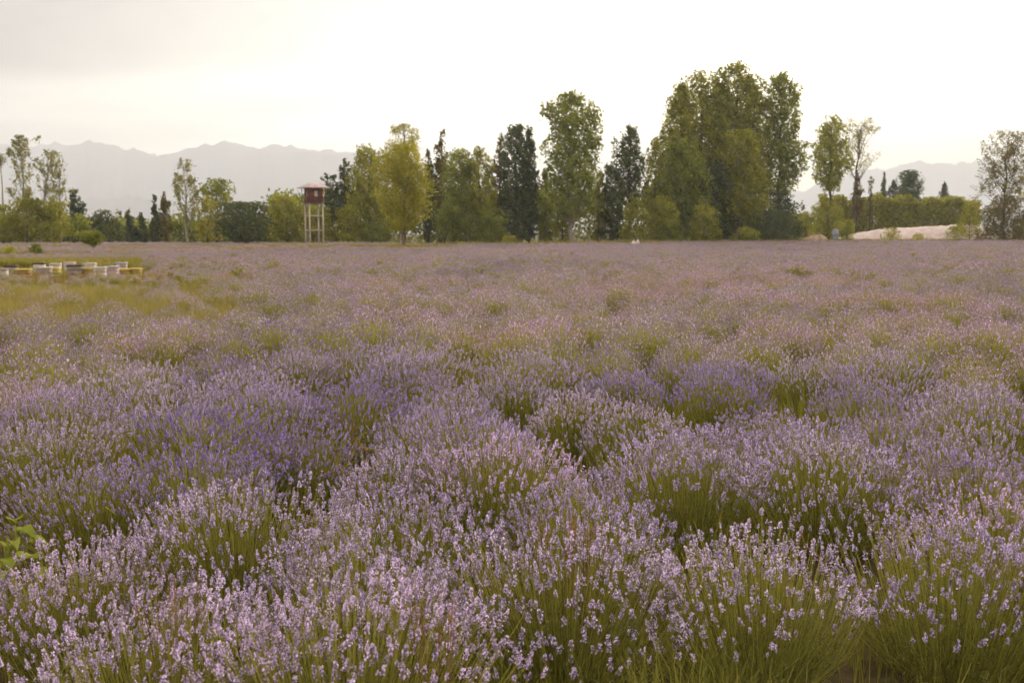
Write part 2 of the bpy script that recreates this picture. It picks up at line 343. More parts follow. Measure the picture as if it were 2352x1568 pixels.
class Bush:
    """stems fanning out of a leafy base; foliage mesh and one record per flower head"""
    def __init__(s, seed, lod, n, bare=0.0):
        rg = np.random.default_rng(seed); s.lod = lod; s.fol = MB(); s.heads = []
        lob = rg.uniform(0, 6.3, 3); amp = rg.uniform(0.04, 0.13, 3)
        for i in range(n):
            ph = rg.uniform(0, 2*math.pi); q = rg.random()**0.58
            th = R(41 if lod == 0 else 46)*q; ln = 0.52*(1 - (0.24 if lod == 0 else 0.32)*q*q)*(1.08 - (0.30 if lod == 0 else 0.2)*rg.random()**1.5)*(1 + sum(amp[k]*math.sin((k+1)*ph+lob[k])*q for k in range(3)))
            o = np.array([math.cos(ph)*(0.25 if lod == 0 else 0.16)*q + rg.normal(0, 0.02), math.sin(ph)*(0.25 if lod == 0 else 0.16)*q + rg.normal(0, 0.02), rg.uniform(0.01, 0.10)])
            d = np.array([math.sin(th)*math.cos(ph), math.sin(th)*math.sin(ph), math.cos(th)]) + rg.normal(0, 0.06, 3)
            tip = o + d*ln; tip[2] = max(tip[2], 0.12)
            mid = o + d*ln*0.5 + np.array([d[0], d[1], -0.35])*0.05*q
            ax = tip-mid; ax /= np.linalg.norm(ax); ax = ax + np.array([0, 0, 0.35]) + rg.normal(0, 0.08, 3)
            rv = rg.random()
            if lod == 0: s.fol.tube([o, mid, tip], [0.0016, 0.0014, 0.0010], 3, 0, rv)
            else:
                w = 0.0018 if lod == 1 else 0.0036
                sd = np.cross(tip-o, (rg.normal(), rg.normal(), 0.1)); sd = sd/np.linalg.norm(sd)*w
                s.fol.add([o-sd, o+sd, mid+sd, mid-sd, tip+sd*0.6, tip-sd*0.6], [(0, 1, 2, 3), (3, 2, 4, 5)], 0, rv)
            for _ in range((4, 3, 1)[lod]):
                t0 = rg.uniform(0.05, 0.62); b = o*(1-t0)+tip*t0 if t0 > 0.5 else o*(1-2*t0)+mid*2*t0
                g = d*0.7 + rg.normal(0, 0.5, 3); g = g/np.linalg.norm(g)*rg.uniform(0.03, 0.065)*(1, 1.2, 2.0)[lod]
                sd = np.cross(g, rg.normal(0, 1, 3)); sd = sd/np.linalg.norm(sd)*(0.0022, 0.004, 0.011)[lod]
                s.fol.add([b, b+g*0.5+sd, b+g, b+g*0.5-sd], [(0, 1, 2, 3)], 1, rg.random())
            if rg.random() >= bare:
                s.heads.append((tip, frame(ax, rg.uniform(0, 6.3)), int(rg.integers(0, 8)), rg.uniform(0.64, 1.14)))
    def flowers(s, mb=None, only=None, off=0):
        mb = mb or MB()
        for i, (p, F, k, sc_) in enumerate(s.heads):
            if only is not None and not only[i]: continue
            v, f, m, a = SPIKES[s.lod][k]; mb.add((v*sc_) @ F.T + p, f, m+off, np.clip(0.6*a + 0.55*((i*0.6180339) % 1.0) - 0.07, 0, 1))
        return mb
LAV = [M['petal'], M['calyx']]; FOL = [M['lav_stem'], M['lav_leaf']]
NV = 5
near = [Bush(100+i, 0, 800, 0.05 + 0.05*i) for i in range(NV)]
near_mesh = [(b.fol.mesh('lavender_foliage', FOL), b.flowers().mesh('lavender_flowers', LAV)) for b in near]
midb = [Bush(200+i, 1, 700, 0.06) for i in range(NV)]
mid_mesh = [(b.fol.mesh('lavender_foliage', FOL), b.flowers().mesh('lavender_flowers', LAV)) for b in midb]
def whole(b, name):
    mb = MB(); mb.v = list(b.fol.v); mb.f = list(b.fol.f); mb.m = [m+2 for m in b.fol.m]; mb.a = list(b.fol.a); mb.n = b.fol.n
    b.flowers(mb); return bpy.data.objects.new(name, mb.mesh(name, LAV+FOL))      # not linked: only a source for the field
mid_src = [whole(b, 'lavender_bush_source') for b in midb]
far_src = [whole(Bush(300+i, 2, 370, 0.05), 'far_lavender_bush_source') for i in range(NV)]

def noise2(x, y, seed):
    """smooth value noise in the plane"""
    rg = np.random.default_rng(seed); tab = rg.uniform(0, 1, (256, 256)); out = 0; amp = 1; tot = 0
    for k in range(3):
        i, j = np.floor(x).astype(int), np.floor(y).astype(int); fx, fy = x-i, y-j; fx = fx*fx*(3-2*fx); fy = fy*fy*(3-2*fy)
        t = lambda a, b: tab[a % 256, b % 256]
        out = out + amp*((t(i, j)*(1-fx)+t(i+1, j)*fx)*(1-fy) + (t(i, j+1)*(1-fx)+t(i+1, j+1)*fx)*fy); tot += amp; amp *= 0.5; x = x*2.1+7; y = y*2.1+3
    return out/tot
def patch_sparse(x, y):
    """1 inside the grassy strip that runs from beside the hives towards the camera, 0 in the closed field"""
    ctr = -6.6 - (y-16)*0.52; hw = 2.3 + np.clip(y-16, 0, 30)*0.19
    w = np.clip(1.35 - np.abs(x-ctr)/hw, 0, 1)*np.clip((y-13)/3, 0, 1)*np.clip((44-y)/3, 0, 1)
    return w
def hive_yard(x, y): return (x > -30) & (CU + x/np.maximum(y, 1)*FPX < 345) & (y > 33.0) & (y < 52)
def far_edge(x): return np.interp(x, [-80, -35, -20, 0, 30, 80], [92, 92, 96, 106, 142, 170])
def gap_strip(x, y):
    """grassy strips across the far part of the field"""
    u = CU + x/np.maximum(y, 1)*FPX; w = 1.2*np.sin(x*0.35) + 0.8*np.sin(x*0.9+1)
    a = (y + w > 59) & (y + w < 64) & (u > -200) & (u < 330)
    b = (y + w > 76) & (y + w < 80) & (u > 200) & (u < 640)
    c = (y + w > 89) & (y + w < 94) & (u > 620) & (u < 1010)
    return a | b | c
def field_points():
    rg = np.random.default_rng(77); sp = 0.76; P = []
    gy = np.arange(1.95, 160, sp)
    for r, y0 in enumerate(gy):
        w = 0.53*y0 + 4.0; xs = np.arange(-math.ceil(w/sp)*sp, w, sp) + (0.38 if r % 2 else 0)
        x = xs + rg.uniform(-0.2, 0.2, len(xs)); y = y0 + rg.uniform(-0.2, 0.2, len(xs))
        P.append(np.stack([x, y], 1))
    # the strip of lavender behind the grass at the far side
    P = np.concatenate(P); x, y = P[:, 0], P[:, 1]
    keep = (y < far_edge(x)) | ((x < -14) & (y > 104) & (y < 124))
    keep &= ~hive_yard(x, y) & ~gap_strip(x, y)
    keep &= rg.random(len(x)) > 0.66*patch_sparse(x, y)
    hole = noise2(x*0.9, y*0.9, 8); keep &= ~((hole < 0.22) & (rg.random(len(x)) < 0.8)); keep &= rg.random(len(x)) > np.interp(y, [5, 12, 30], [0.03, 0.08, 0.13])
    for gx, gy, gr in ((-1.18, 6.5, 0.5), (0.41, 5.9, 0.42), (2.05, 7.3, 0.5), (-2.56, 5.5, 0.45), (1.4, 4.15, 0.42), (-1.42, 4.65, 0.45), (3.6, 7.9, 0.5), (-0.3, 9.2, 0.5), (-3.9, 8.4, 0.5)): keep &= np.hypot(x-gx, y-gy) > gr*0.72
    keep &= ~((np.abs(x-0.98) < 0.48) & (np.abs(y-2.55) < 0.45))           # the grassy gap low in the frame
    keep &= ~((np.abs(x+1.95) < 0.33) & (np.abs(y-4.05) < 0.45))           # the broad-leaved weed
    keep &= np.hypot(x - at(930, 560, 88).x, (y-86)*0.35) > 1.5
    tx = at(723, 560, 108); keep &= np.hypot(x-tx.x, y-108) > 2.6
    P = P[keep]; x, y = P[:, 0], P[:, 1]; n = len(P)
    scl = (0.88 + 0.30*(noise2(x*0.45, y*0.45, 21)-0.5) + rg.normal(0, 0.07, n))*np.where(patch_sparse(x, y) > 0.3, 0.82, 1.0)*np.where((x < -9.5) & (y > 24) & (y < 36), 0.55, 1.0)
    big = noise2(x*0.16, y*0.16, 31); small = noise2(x*0.7, y*0.7, 32)
    tint = np.clip(0.59 + 1.0*(big-0.5) + 0.9*(small-0.5) + rg.normal(0, 0.09, n), 0, 1)
    far = np.clip((y-14)/30, 0, 1); tint = np.clip(tint*(1-0.35*far) + 0.35*far*0.62, 0, 1)
    scl = (scl + rg.normal(0, 0.12, n)*np.clip((y-10)/15, 0, 1))*np.interp(y, [8, 40], [1.0, 0.86])
    return x, y, np.clip(scl, 0.55, 1.15), tint, rg.uniform(0, 2*math.pi, n), rg.normal(0, 0.07, (n, 2)), rg.integers(0, NV, n)
FX, FY, FS, FT, FR, FTILT, FV = field_points()
FD = np.hypot(FX, FY)
inview = np.abs(FX) < 0.53*FY + 0.35
order = np.argsort(np.where(inview, FD, 1e9)); IND = set(order[:300].tolist())

def instancer(name, mesh_src, groups, x, y, scale, rot, tilt, var, tint=None):
    me = bpy.data.meshes.new(name); n = len(x); me.vertices.add(n)
    me.vertices.foreach_set('co', np.stack([x, y, np.zeros(n)], 1).astype(np.float32).ravel())
    def attr(nm, tp, arr, key):
        a = me.attributes.new(nm, tp, 'POINT'); a.data.foreach_set(key, np.asarray(arr, np.float32 if tp != 'INT' else np.int32).ravel())
    attr('rot', 'FLOAT_VECTOR', np.stack([tilt[:, 0], tilt[:, 1], rot], 1), 'vector')
    attr('scl', 'FLOAT_VECTOR', np.repeat(np.asarray(scale)[:, None], 3, 1), 'vector')
    attr('var', 'INT', var, 'value')
    if tint is not None: attr('tint', 'FLOAT', tint, 'value')
    o = link(name, me); ng = bpy.data.node_groups.new(name, 'GeometryNodeTree')
    ng.interface.new_socket('Geometry', in_out='INPUT', socket_type='NodeSocketGeometry'); ng.interface.new_socket('Geometry', in_out='OUTPUT', socket_type='NodeSocketGeometry')
    gi, go = ng.nodes.new('NodeGroupInput'), ng.nodes.new('NodeGroupOutput'); jn = ng.nodes.new('GeometryNodeJoinGeometry'); ng.links.new(jn.outputs[0], go.inputs[0])
    def named(nm, tp):
        a = ng.nodes.new('GeometryNodeInputNamedAttribute'); a.data_type = tp; a.inputs[0].default_value = nm; return a.outputs[0]
    rv, sv, iv = named('rot', 'FLOAT_VECTOR'), named('scl', 'FLOAT_VECTOR'), named('var', 'INT')
    for k, src in enumerate(mesh_src):
        oi = ng.nodes.new('GeometryNodeObjectInfo'); oi.inputs[0].default_value = src
        cp = ng.nodes.new('FunctionNodeCompare'); cp.data_type = 'INT'; cp.operation = 'EQUAL'
        ci = [s for s in cp.inputs if s.type == 'INT']; ng.links.new(iv, ci[0]); ci[1].default_value = k
        ip = ng.nodes.new('GeometryNodeInstanceOnPoints')
        ng.links.new(gi.outputs[0], ip.inputs['Points']); ng.links.new(oi.outputs['Geometry'], ip.inputs['Instance'])
        ng.links.new(cp.outputs[0], ip.inputs['Selection']); ng.links.new(rv, ip.inputs['Rotation']); ng.links.new(sv, ip.inputs['Scale'])
        ng.links.new(ip.outputs[0], jn.inputs[0])
    md = o.modifiers.new('scatter', 'NODES'); md.node_group = ng
    return o

spike_mesh = []
for v, f, m, a in SPIKES[0]:
    q = MB(); q.add(v, f, m, a); spike_mesh.append(q.mesh('flower_spike', LAV))
def place_individuals():
    ROW = np.round((FY-1.95)/0.76).astype(int); WORD = 'first second third fourth fifth sixth seventh eighth ninth tenth eleventh twelfth'.split() + ['%dth' % q for q in range(13, 120)]
    ids = sorted(IND, key=lambda i: FD[i]); front = [i for i in ids if abs(FX[i]) < 0.5*FY[i]+0.1][:6]
    for i in ids:
        r = empty('lavender_bush', (FX[i], FY[i], 0), FR[i]); s = float(FS[i]); r.scale = (s, s, s)
        r.rotation_euler = (FTILT[i, 0], FTILT[i, 1], FR[i])
        t = float(FT[i]); k = int(FV[i])
        hue = 'blue-violet' if t < 0.36 else ('pale lilac' if t < 0.66 else 'pinkish mauve')
        row = ROW[i]; rank = sum(1 for j in ids if ROW[j] == row and FX[j] < FX[i])
        tag(r, '%s lavender bush, %s from left in the %s row from the front' % (hue, WORD[rank], WORD[row]), 'lavender', 'lavender bushes of the front rows')
        src = near[k] if FD[i] < 9.5 else midb[k]; fm, wm = near_mesh[k] if FD[i] < 9.5 else mid_mesh[k]
        fo = link('foliage', fm, r)
        if i in front:
            Mx = Matrix.Translation((FX[i], FY[i], 0)) @ Euler(r.rotation_euler).to_matrix().to_4x4() @ Matrix.Diagonal((s, s, s, 1))
            dist = np.array([(Mx @ Vector(h[0]) - Vector((0, 0, EYE))).length for h in src.heads])
            pick = np.zeros(len(dist), bool); pick[np.argsort(dist)[:110]] = True
            fl = src.flowers(only=~pick).build('flower_heads', LAV, r); fl['kind'] = 'stuff'; fl['tint'] = t
            for j in np.nonzero(pick)[0]:
                p, F, kk, sk = src.heads[j]
                o = link('flower_spike', spike_mesh[kk], r); o['tint'] = t
                o.matrix_local = Matrix.Translation(p) @ Matrix(F.tolist()).to_4x4() @ Matrix.Diagonal((sk, sk, sk, 1))
        else:
            fl = link('flower_heads', wm, r); fl['tint'] = t; fl['kind'] = 'stuff'
        fo['kind'] = 'stuff'
place_individuals()
rest = np.array([i for i in range(len(FX)) if i not in IND])
isfar = FD[rest] > 32
var = np.where(isfar, NV + FV[rest], FV[rest])
o = instancer('lavender_field', mid_src + far_src, None, FX[rest], FY[rest], FS[rest]*np.where(isfar, 1.04, 1.0), FR[rest], FTILT[rest], var, FT[rest])
tag(o, 'mauve lavender field stretching back to the tree line', 'lavender', kind='stuff')

# ------------------------------------------------------------------ grass
def tuft(seed, n, h, w, mat, spread=0.12, lean=0.45, head=False):
    rg = np.random.default_rng(seed); mb = MB()
    for _ in range(n):
        a = rg.uniform(0, 6.3); r0 = spread*math.sqrt(rg.random()); b = np.array([math.cos(a)*r0, math.sin(a)*r0, 0])
        ln = h*rg.uniform(0.5, 1.1); l = lean*rg.uniform(0.2, 1); a2 = a + rg.normal(0, 0.8); dx = np.array([math.cos(a2), math.sin(a2), 0])
        p1 = b + np.array([0, 0, ln*0.55]) + dx*ln*l*0.3; p2 = b + np.array([0, 0, ln*(1-l*0.4)]) + dx*ln*l
        sd = np.cross(dx, (0, 0, 1))*w; rv = rg.random()
        mb.add([b-sd, b+sd, p1+sd*0.8, p1-sd*0.8, p2], [(0, 1, 2, 3)], 0, rv); mb.add([p1-sd*0.8, p1+sd*0.8, p2], [(0, 1, 2)], 0, rv)
    return bpy.data.objects.new('grass_tuft_source', mb.mesh('grass_tuft', [mat]))
def build_grass():
    src = [tuft(1, 60, 0.42, 0.004, M['grass'], 0.22), tuft(2, 80, 0.36, 0.0025, M['greengrass'], 0.25), tuft(3, 50, 0.5, 0.004, M['grass'], 0.2),
           tuft(4, 70, 0.40, 0.014, M['grass'], 0.5), tuft(5, 70, 0.38, 0.014, M['greengrass'], 0.5), tuft(6, 50, 0.4, 0.012, M['straw'], 0.4), tuft(7, 60, 0.17, 0.006, M['grass'], 0.4), tuft(8, 60, 0.17, 0.006, M['greengrass'], 0.4)]
    rg = np.random.default_rng(12); X, Y, V = [], [], []
    def scat(n, fx, fy, test, vs):
        x = rg.uniform(*fx, n); y = rg.uniform(*fy, n); k = test(x, y); x, y = x[k], y[k]
        X.append(x); Y.append(y); V.append(rg.choice(vs, len(x)))
    scat(30000, (-26, -3), (12.5, 44), lambda x, y: (rg.random(len(x)) < patch_sparse(x, y)*0.42) & ~((x < -9.0) & (y > 25)) & (np.abs(x) < 0.54*y+2), [0, 0, 2, 1])
    scat(5000, (-28, -9), (25, 46), lambda x, y: (rg.random(len(x)) < 0.25 + patch_sparse(x, y)*0.5) & ~hive_yard(x, y), [6, 7])
    scat(3600, (-30, -11), (46, 52), hive_yard, [0, 1, 3, 4, 4])
    scat(1900, (-30, -11), (33, 46), hive_yard, [6, 7])
    scat(16000, (-50, 0), (56, 100), lambda x, y: gap_strip(x, y), [3, 3, 3, 4, 5])
    scat(16000, (-75, 85), (90, 185), lambda x, y: (y > far_edge(x)-0.5) & (y < far_edge(x)+11) & (np.abs(x) < 0.55*y+4), [3, 3, 4])
    tx = at(930, 560, 88).x; scat(1500, (tx-9, tx+4), (85, 89.5), lambda x, y: y > 84, [3, 4])
    scat(800, (-8, 8), (2.0, 14), lambda x, y: (np.abs(x) < 0.53*y+1), [1])
    scat(3200, (-90, 90), (18, 135), lambda x, y: (np.abs(x) < 0.55*y+2) & (y < far_edge(x)) & (noise2(x*0.3, y*0.3, 91) > 0.52), [3, 4, 5, 5])
    scat(900, (-50, 50), (2.4, 60), lambda x, y: (np.abs(x) < 0.53*y+1), [0, 1, 2])
    X, Y, V = map(np.concatenate, (X, Y, V)); n = len(X)
    o = instancer('grass', src, None, X, Y, rg.uniform(0.7, 1.25, n)*np.interp(Y, [30, 58, 62, 100, 120], [1, 1, 1.35, 1.5, 1.9]), rg.uniform(0, 6.3, n), rg.normal(0, 0.08, (n, 2)), V)
    tag(o, 'yellow green grass between the lavender and along the field edge', 'grass', kind='stuff')
build_grass()

# ------------------------------------------------------------------ trees
def prof(shape, t):
    t = np.clip(t, 0, 1)
    if shape == 'poplar': return (0.5+0.5*np.minimum(1, t/0.3))*(1-np.clip((t-0.5)/0.5, 0, 1)**1.7*0.86)
    if shape == 'oval': return np.sqrt(np.clip(1-(2*t-1)**2, 0, 1))**0.75
    if shape == 'egg': return np.sqrt(np.clip(1-(2*t**0.85-1)**2, 0, 1))**0.7
    if shape == 'cone': return np.minimum(1, t/0.1+0.4)*(1-t)**0.8+0.04
    if shape == 'umbrella': return 0.45+0.55*np.sin(np.clip(t, 0, 1)*math.pi*0.9)**0.6*np.where(t > 0.85, (1.02-t)/0.17, 1)
    if shape == 'dome': return np.sqrt(np.clip(1-t*t*0.97, 0, 1))
    if shape == 'column': return np.minimum(1, t/0.12+0.5)*np.minimum(1, (1.02-t)/0.22)**0.6
    return np.ones_like(t)
def tree(name, label, cat, u, vtop, hw, d, vbot=None, shape='poplar', mat='olive', bark='bark', dens=1.0, leaf=0.36, lean=0.0, clump=0.42, seed=None, group=None, tr=None, bulges=(), nclump=None):
    """trunk, limbs and a crown of leaf clumps; size read off the frame at distance d"""
    seed = seed if seed is not None else int(u*7+vtop*13) % 99991
    rg = np.random.default_rng(seed); d = back(u, d); px = d/FPX
    if dens >= 0.75 and cat == 'tree': hw *= 1.28; dens *= 1.25
    base = at(u, 600, d); base.z = 0.0
    H = at(u, vtop, d).z
    if H > 17 and dens > 1.4: leaf *= 1.3
    zb = max(0.05, at(u, vbot, d).z) if vbot else 0.15*H
    Rr = hw*px; hc = H-zb
    root = empty(name, base, 0); tag(root, label, cat, group)
    tr = tr or max(0.03, 0.012*H)
    axis = lambda z: np.array([lean*Rr*(z/H)**1.3 + 0.05*Rr*math.sin(z*1.1+seed), 0.05*Rr*math.sin(z*0.8+2*seed), z])
    zs = np.linspace(-0.1, zb+hc*0.92, 9); mb = MB(); mb.tube([axis(max(z, 0)) + np.array([0, 0, min(z, 0)]) for z in zs], tr*np.linspace(1.25, 0.18, 9), 7)
    mb.build('trunk', M[bark], root, smooth=True)
    area = 2*Rr*hc*0.75; round_ = shape in ('oval', 'dome', 'umbrella')
    ph = rg.uniform(0, 6.3, 4)
    env = lambda th, t: 1 + 0.13*np.sin(3*th+ph[0]+5*t) + 0.10*np.sin(5*th+ph[1]-9*t) + 0.09*np.sin(th+ph[2]+17*t) - 0.06
    def pick_t(n):
        t = rg.random(n*5); t = t[rg.random(n*5) < prof(shape, t)]; return t[:n]
    nl = int(np.clip(area*95*dens*(0.36/leaf)**2, 400, 13000)); fill = 0.5 if dens >= 1.3 else (0.3 if dens >= 0.75 else 0.12)
    # sprays of leaves on young boughs, pointing up and out
    ns = nclump or int(np.clip(area*1.7*min(1, dens+0.25), 30, 190)); t = pick_t(ns); ns = len(t); th = rg.uniform(0, 6.3, ns)
    r0 = Rr*prof(shape, t)*env(th, t)*rg.random(ns)**0.5*0.88
    ln = np.clip(Rr*rg.uniform(0.3, 0.75, ns), 0.3, 1.9); z0 = np.minimum(zb + t*hc, H - ln*(0.5 if round_ else 0.85))
    kx = (0.9 if round_ else 0.38); D = np.stack([np.cos(th)*kx, np.sin(th)*kx, np.full(ns, 0.55 if round_ else 1.0)], 1) + rg.normal(0, 0.18, (ns, 3))
    D /= np.linalg.norm(D, axis=1)[:, None]
    C = np.stack([np.cos(th)*r0, np.sin(th)*r0, z0], 1) - D*ln[:, None]*0.35*np.array([1, 1, 0])
    for (bu, bv, bw) in bulges:                       # extra boughs read off the frame
        p = at(bu, bv, d); k = max(8, int(ns*0.13)); e = rg.normal(0, bw*px*0.45, (k, 3)) + np.array([p.x-base.x, 0, p.z-bw*px*0.4])
        dd = rg.normal(0, 0.5, (k, 3)) + np.array([np.sign(p.x-base.x)*0.4, 0, 0.7]); dd /= np.linalg.norm(dd, axis=1)[:, None]
        C = np.concatenate([C, e]); D = np.concatenate([D, dd]); ln = np.concatenate([ln, np.full(k, bw*px*0.7)])
    ns = len(C)
    for i in range(ns): C[i] += axis(max(C[i, 2], 0.0))*np.array([1, 1, 0])
    mb = MB()
    for i in rg.permutation(ns)[:34]:
        c = C[i] + D[i]*ln[i]*0.5; zz = max(min(zb*0.75, c[2]*0.8), c[2] - 1.1*np.hypot(c[0], c[1]) - 0.10*hc); a = axis(zz)
        m_ = a*0.45 + C[i]*0.55 + np.array([0, 0, -0.05*hc*rg.random()])
        mb.tube([a, m_, c], tr*np.array([0.30, 0.17, 0.05]), 4)
    mb.build('limbs', M[bark], root, smooth=True)
    na = int(nl*(1-fill)); w = ln**1.6; idx = rg.choice(ns, na, p=w/w.sum()); q = rg.random(na)**0.8
    P = C[idx] + D[idx]*(ln[idx]*q)[:, None] + rg.normal(0, 1, (na, 3))*(ln[idx]*(0.26-0.15*q))[:, None]
    tone = rg.uniform(0, 1, ns)[idx]
    t = pick_t(int(nl*fill*1.5)); nb = len(t); th = rg.uniform(0, 6.3, nb); r = Rr*prof(shape, t)*env(th, t)*rg.random(nb)**0.5*0.93
    E = np.stack([np.cos(th)*r, np.sin(th)*r, zb + t*hc*0.97], 1)
    w3 = 2.2/max(0.8, Rr); gap = np.sin(E[:, 0]*w3*2.1+ph[0])*np.sin(E[:, 1]*w3*2.3+ph[1])*np.sin(E[:, 2]*w3*1.6+ph[2]) + 0.35*np.sin(E[:, 0]*w3*5+E[:, 2]*w3*4+ph[3])
    E = E[gap > -0.28]; E = E + np.stack([axis(z) for z in E[:, 2]])*np.array([1, 1, 0]) if len(E) else E
    P = np.concatenate([P, E]); tone = np.concatenate([tone, np.clip(0.5+0.5*np.sin(E[:, 0]*3+E[:, 2]*2.2+ph[1]), 0, 1)]) if len(E) else tone
    tt = (P[:, 2]-zb)/hc; ax_ = np.stack([axis(max(z, 0.0)) for z in P[:, 2]]); rr = np.hypot(P[:, 0]-ax_[:, 0], P[:, 1]-ax_[:, 1])
    ok = (rr < Rr*prof(shape, tt)*1.22 + 0.12) & (tt < 1.0 + 0.02*rg.random(len(P)))
    for (bu, bv, bw) in bulges:
        p = at(bu, bv, d); ok |= (np.hypot(P[:, 0]-(p.x-base.x), P[:, 2]-p.z) < bw*px*1.5) & (P[:, 2] < H*1.01)
    P, tone = P[ok], tone[ok]; nl = len(P); P[:, 2] = np.maximum(P[:, 2], 0.06)
    a = rg.normal(0, 1, (nl, 3)); a /= np.linalg.norm(a, axis=1)[:, None]; b = np.cross(a, rg.normal(0, 1, (nl, 3))); b /= np.linalg.norm(b, axis=1)[:, None]
    s = (leaf*0.5*rg.uniform(0.6, 1.25, nl))[:, None]
    v = np.stack([P-a*s, P-b*s*0.62, P+a*s, P+b*s*0.62], 1).reshape(-1, 3)
    mb = MB(); mb.add(v, np.arange(4*nl).reshape(-1, 4), 0, np.clip(0.72*tone+0.28*rg.random(nl), 0, 1))
    mb.build('crown', M[mat], root)
    return root

T = 'tree'; S = 'shrub'
GL, GC, GR = 'trees along the far side of the field', None, None
G = 'trees along the far side of the field'; GS = 'shrubs along the far side of the field'
def trees():
    t = tree
    # left group
    t('poplar_tree', 'thin see-through poplar at the left edge, tallest beside the hives', T, 62, 312, 30, 128, 470, 'column', 'pale', 'palebark', 0.72, 0.26, group=G, bulges=((58, 330, 24),))
    t('poplar_tree', 'thin leaning poplar with pale trunk, just right of the tallest left poplar', T, 98, 340, 26, 126, 450, 'egg', 'pale', 'palebark', 0.55, 0.25, lean=1.1, group=G)
    t('poplar_tree', 'sparse poplar on the right side of the left edge group, leafy low down', T, 142, 343, 20, 127, 500, 'column', 'olive', 'palebark', 0.55, 0.24, lean=0.3, group=G, bulges=((135, 450, 22), (128, 400, 12)))
    t('bare_tree', 'almost bare pale pole-like tree cut by the left frame edge', T, 14, 350, 14, 140, 380, 'column', 'pale', 'palebark', 0.10, 0.2, group=G, clump=0.5)
    t('leafy_tree', 'low olive tree filling the left frame edge under the bare pole', T, 12, 470, 42, 122, 560, 'dome', 'olive', 'bark', 1.0, group=G)
    t('leafy_tree', 'low olive tree at the foot of the tallest left poplar', T, 66, 452, 36, 123, 560, 'egg', 'olive', 'bark', 0.9, group=G)
    t('leafy_tree', 'low olive tree at the foot of the leafy left poplar', T, 118, 462, 38, 124, 560, 'egg', 'olive', 'bark', 0.9, group=G)
    t('leafy_tree', 'dark low tree with slim top at the right end of the left group', T, 178, 428, 24, 136, 560, 'cone', 'blue', 'bark', 1.0, group=G, bulges=((172, 470, 22),))
    t('shrub_tree', 'broad dark bush with knobbly top left of the small gap of sky', T, 238, 482, 36, 140, 562, 'dome', 'dark', 'bark', 1.1, group=G, bulges=((225, 490, 14), (268, 486, 10)))
    t('conifer_tree', 'small dark pointed tree alone before the pale mountain foot', T, 302, 472, 13, 142, 560, 'cone', 'blue', 'bark', 1.1, group=G)
    t('conifer_tree', 'second small dark pointed tree before the mountain foot, right of the first', T, 330, 486, 16, 142, 560, 'cone', 'dark', 'bark', 1.1, group=G)
    t('conifer_tree', 'slim dark spire-shaped tree left of the pale see-through tree', T, 360, 446, 14, 140, 560, 'cone', 'dark', 'bark', 1.2, group=G)
    t('conifer_tree', 'slim brownish spire-shaped tree touching the pale see-through tree', T, 382, 441, 12, 140, 555, 'poplar', 'brown', 'bark', 1.1, group=G)
    t('poplar_tree', 'pale see-through poplar left of the round-topped green tree', T, 431, 363, 34, 120, 520, 'egg', 'pale', 'palebark', 0.62, 0.25, group=G)
    t('round_topped_tree', 'round-topped green tree between pale poplar and dark round bush tree', T, 501, 409, 34, 128, 480, 'oval', 'green', 'bark', 1.0, group=G, bulges=((520, 470, 16),))
    t('leafy_tree', 'yellowish leafy tree under the round-topped green tree', T, 480, 448, 26, 124, 556, 'column', 'yellow', 'bark', 0.8, group=G)
    t('round_tree', 'round dark low tree with short stem, left of the watchtower', T, 564, 461, 54, 118, 556, 'oval', 'dark', 'bark', 1.3, group=G, bulges=((545, 540, 30), (585, 540, 30)))
    t('leafy_tree', 'olive rounded tree immediately left of the watchtower', T, 662, 449, 42, 140, 560, 'egg', 'olive', 'bark', 1.2, group=G, bulges=((640, 470, 22),))
    # behind and right of the tower
    t('leafy_tree', 'olive leafy tree directly behind the watchtower legs', T, 722, 470, 38, 138, 560, 'column', 'olive', 'bark', 1.1, group=G)
    t('spire_tree', 'dark narrow tree beside the watchtower roof', T, 768, 398, 20, 142, 556, 'poplar', 'dark', 'bark', 1.0, group=G, bulges=((750, 405, 10),))
    t('spire_tree', 'dark ragged narrow tree two right of the watchtower roof', T, 797, 366, 20, 142, 556, 'poplar', 'dark', 'bark', 0.95, group=G)
    t('leafy_tree', 'tall brownish olive tree left of the bright yellow-green tree', T, 852, 334, 42, 140, 556, 'column', 'olive', 'bark', 1.2, group=G, bulges=((835, 352, 18),))
    t('leafy_tree', 'golden see-through crown rising behind the bright yellow-green tree', T, 930, 283, 44, 142, 440, 'oval', 'yellow', 'bark', 0.62, 0.26, group=G)
    t('lone_tree', 'bright yellow-green oval tree with bare reddish stem standing out in the field', T, 928, 326, 52, 88, 532, 'oval', 'yellow', 'redbark', 1.3, 0.22, tr=0.15, nclump=190)
    t('spire_tree', 'narrow dark tree touching the right side of the yellow-green tree', T, 986, 334, 15, 141, 556, 'poplar', 'dark', 'bark', 1.1, group=G)
    t('spire_tree', 'tallest narrow spire just right of the yellow-green tree', T, 1016, 296, 19, 144, 556, 'poplar', 'brown', 'bark', 1.0, group=G)
    t('leafy_tree', 'mid green tree with rounded top right of the narrow spire', T, 1056, 344, 36, 140, 556, 'column', 'green', 'bark', 1.15, group=G)
    t('leafy_tree', 'olive tree with twin top left of the dark poplars', T, 1102, 338, 34, 140, 556, 'column', 'olive', 'bark', 1.15, group=G)
    t('dark_poplar_tree', 'ragged brownish poplar at the left of the dark poplar trio', T, 1148, 302, 18, 143, 556, 'poplar', 'brown', 'bark', 0.9, group=G)
    t('dark_poplar_tree', 'thickest near-black poplar in the middle of the dark trio', T, 1185, 287, 33, 141, 556, 'column', 'dark', 'bark', 1.35, group=G)
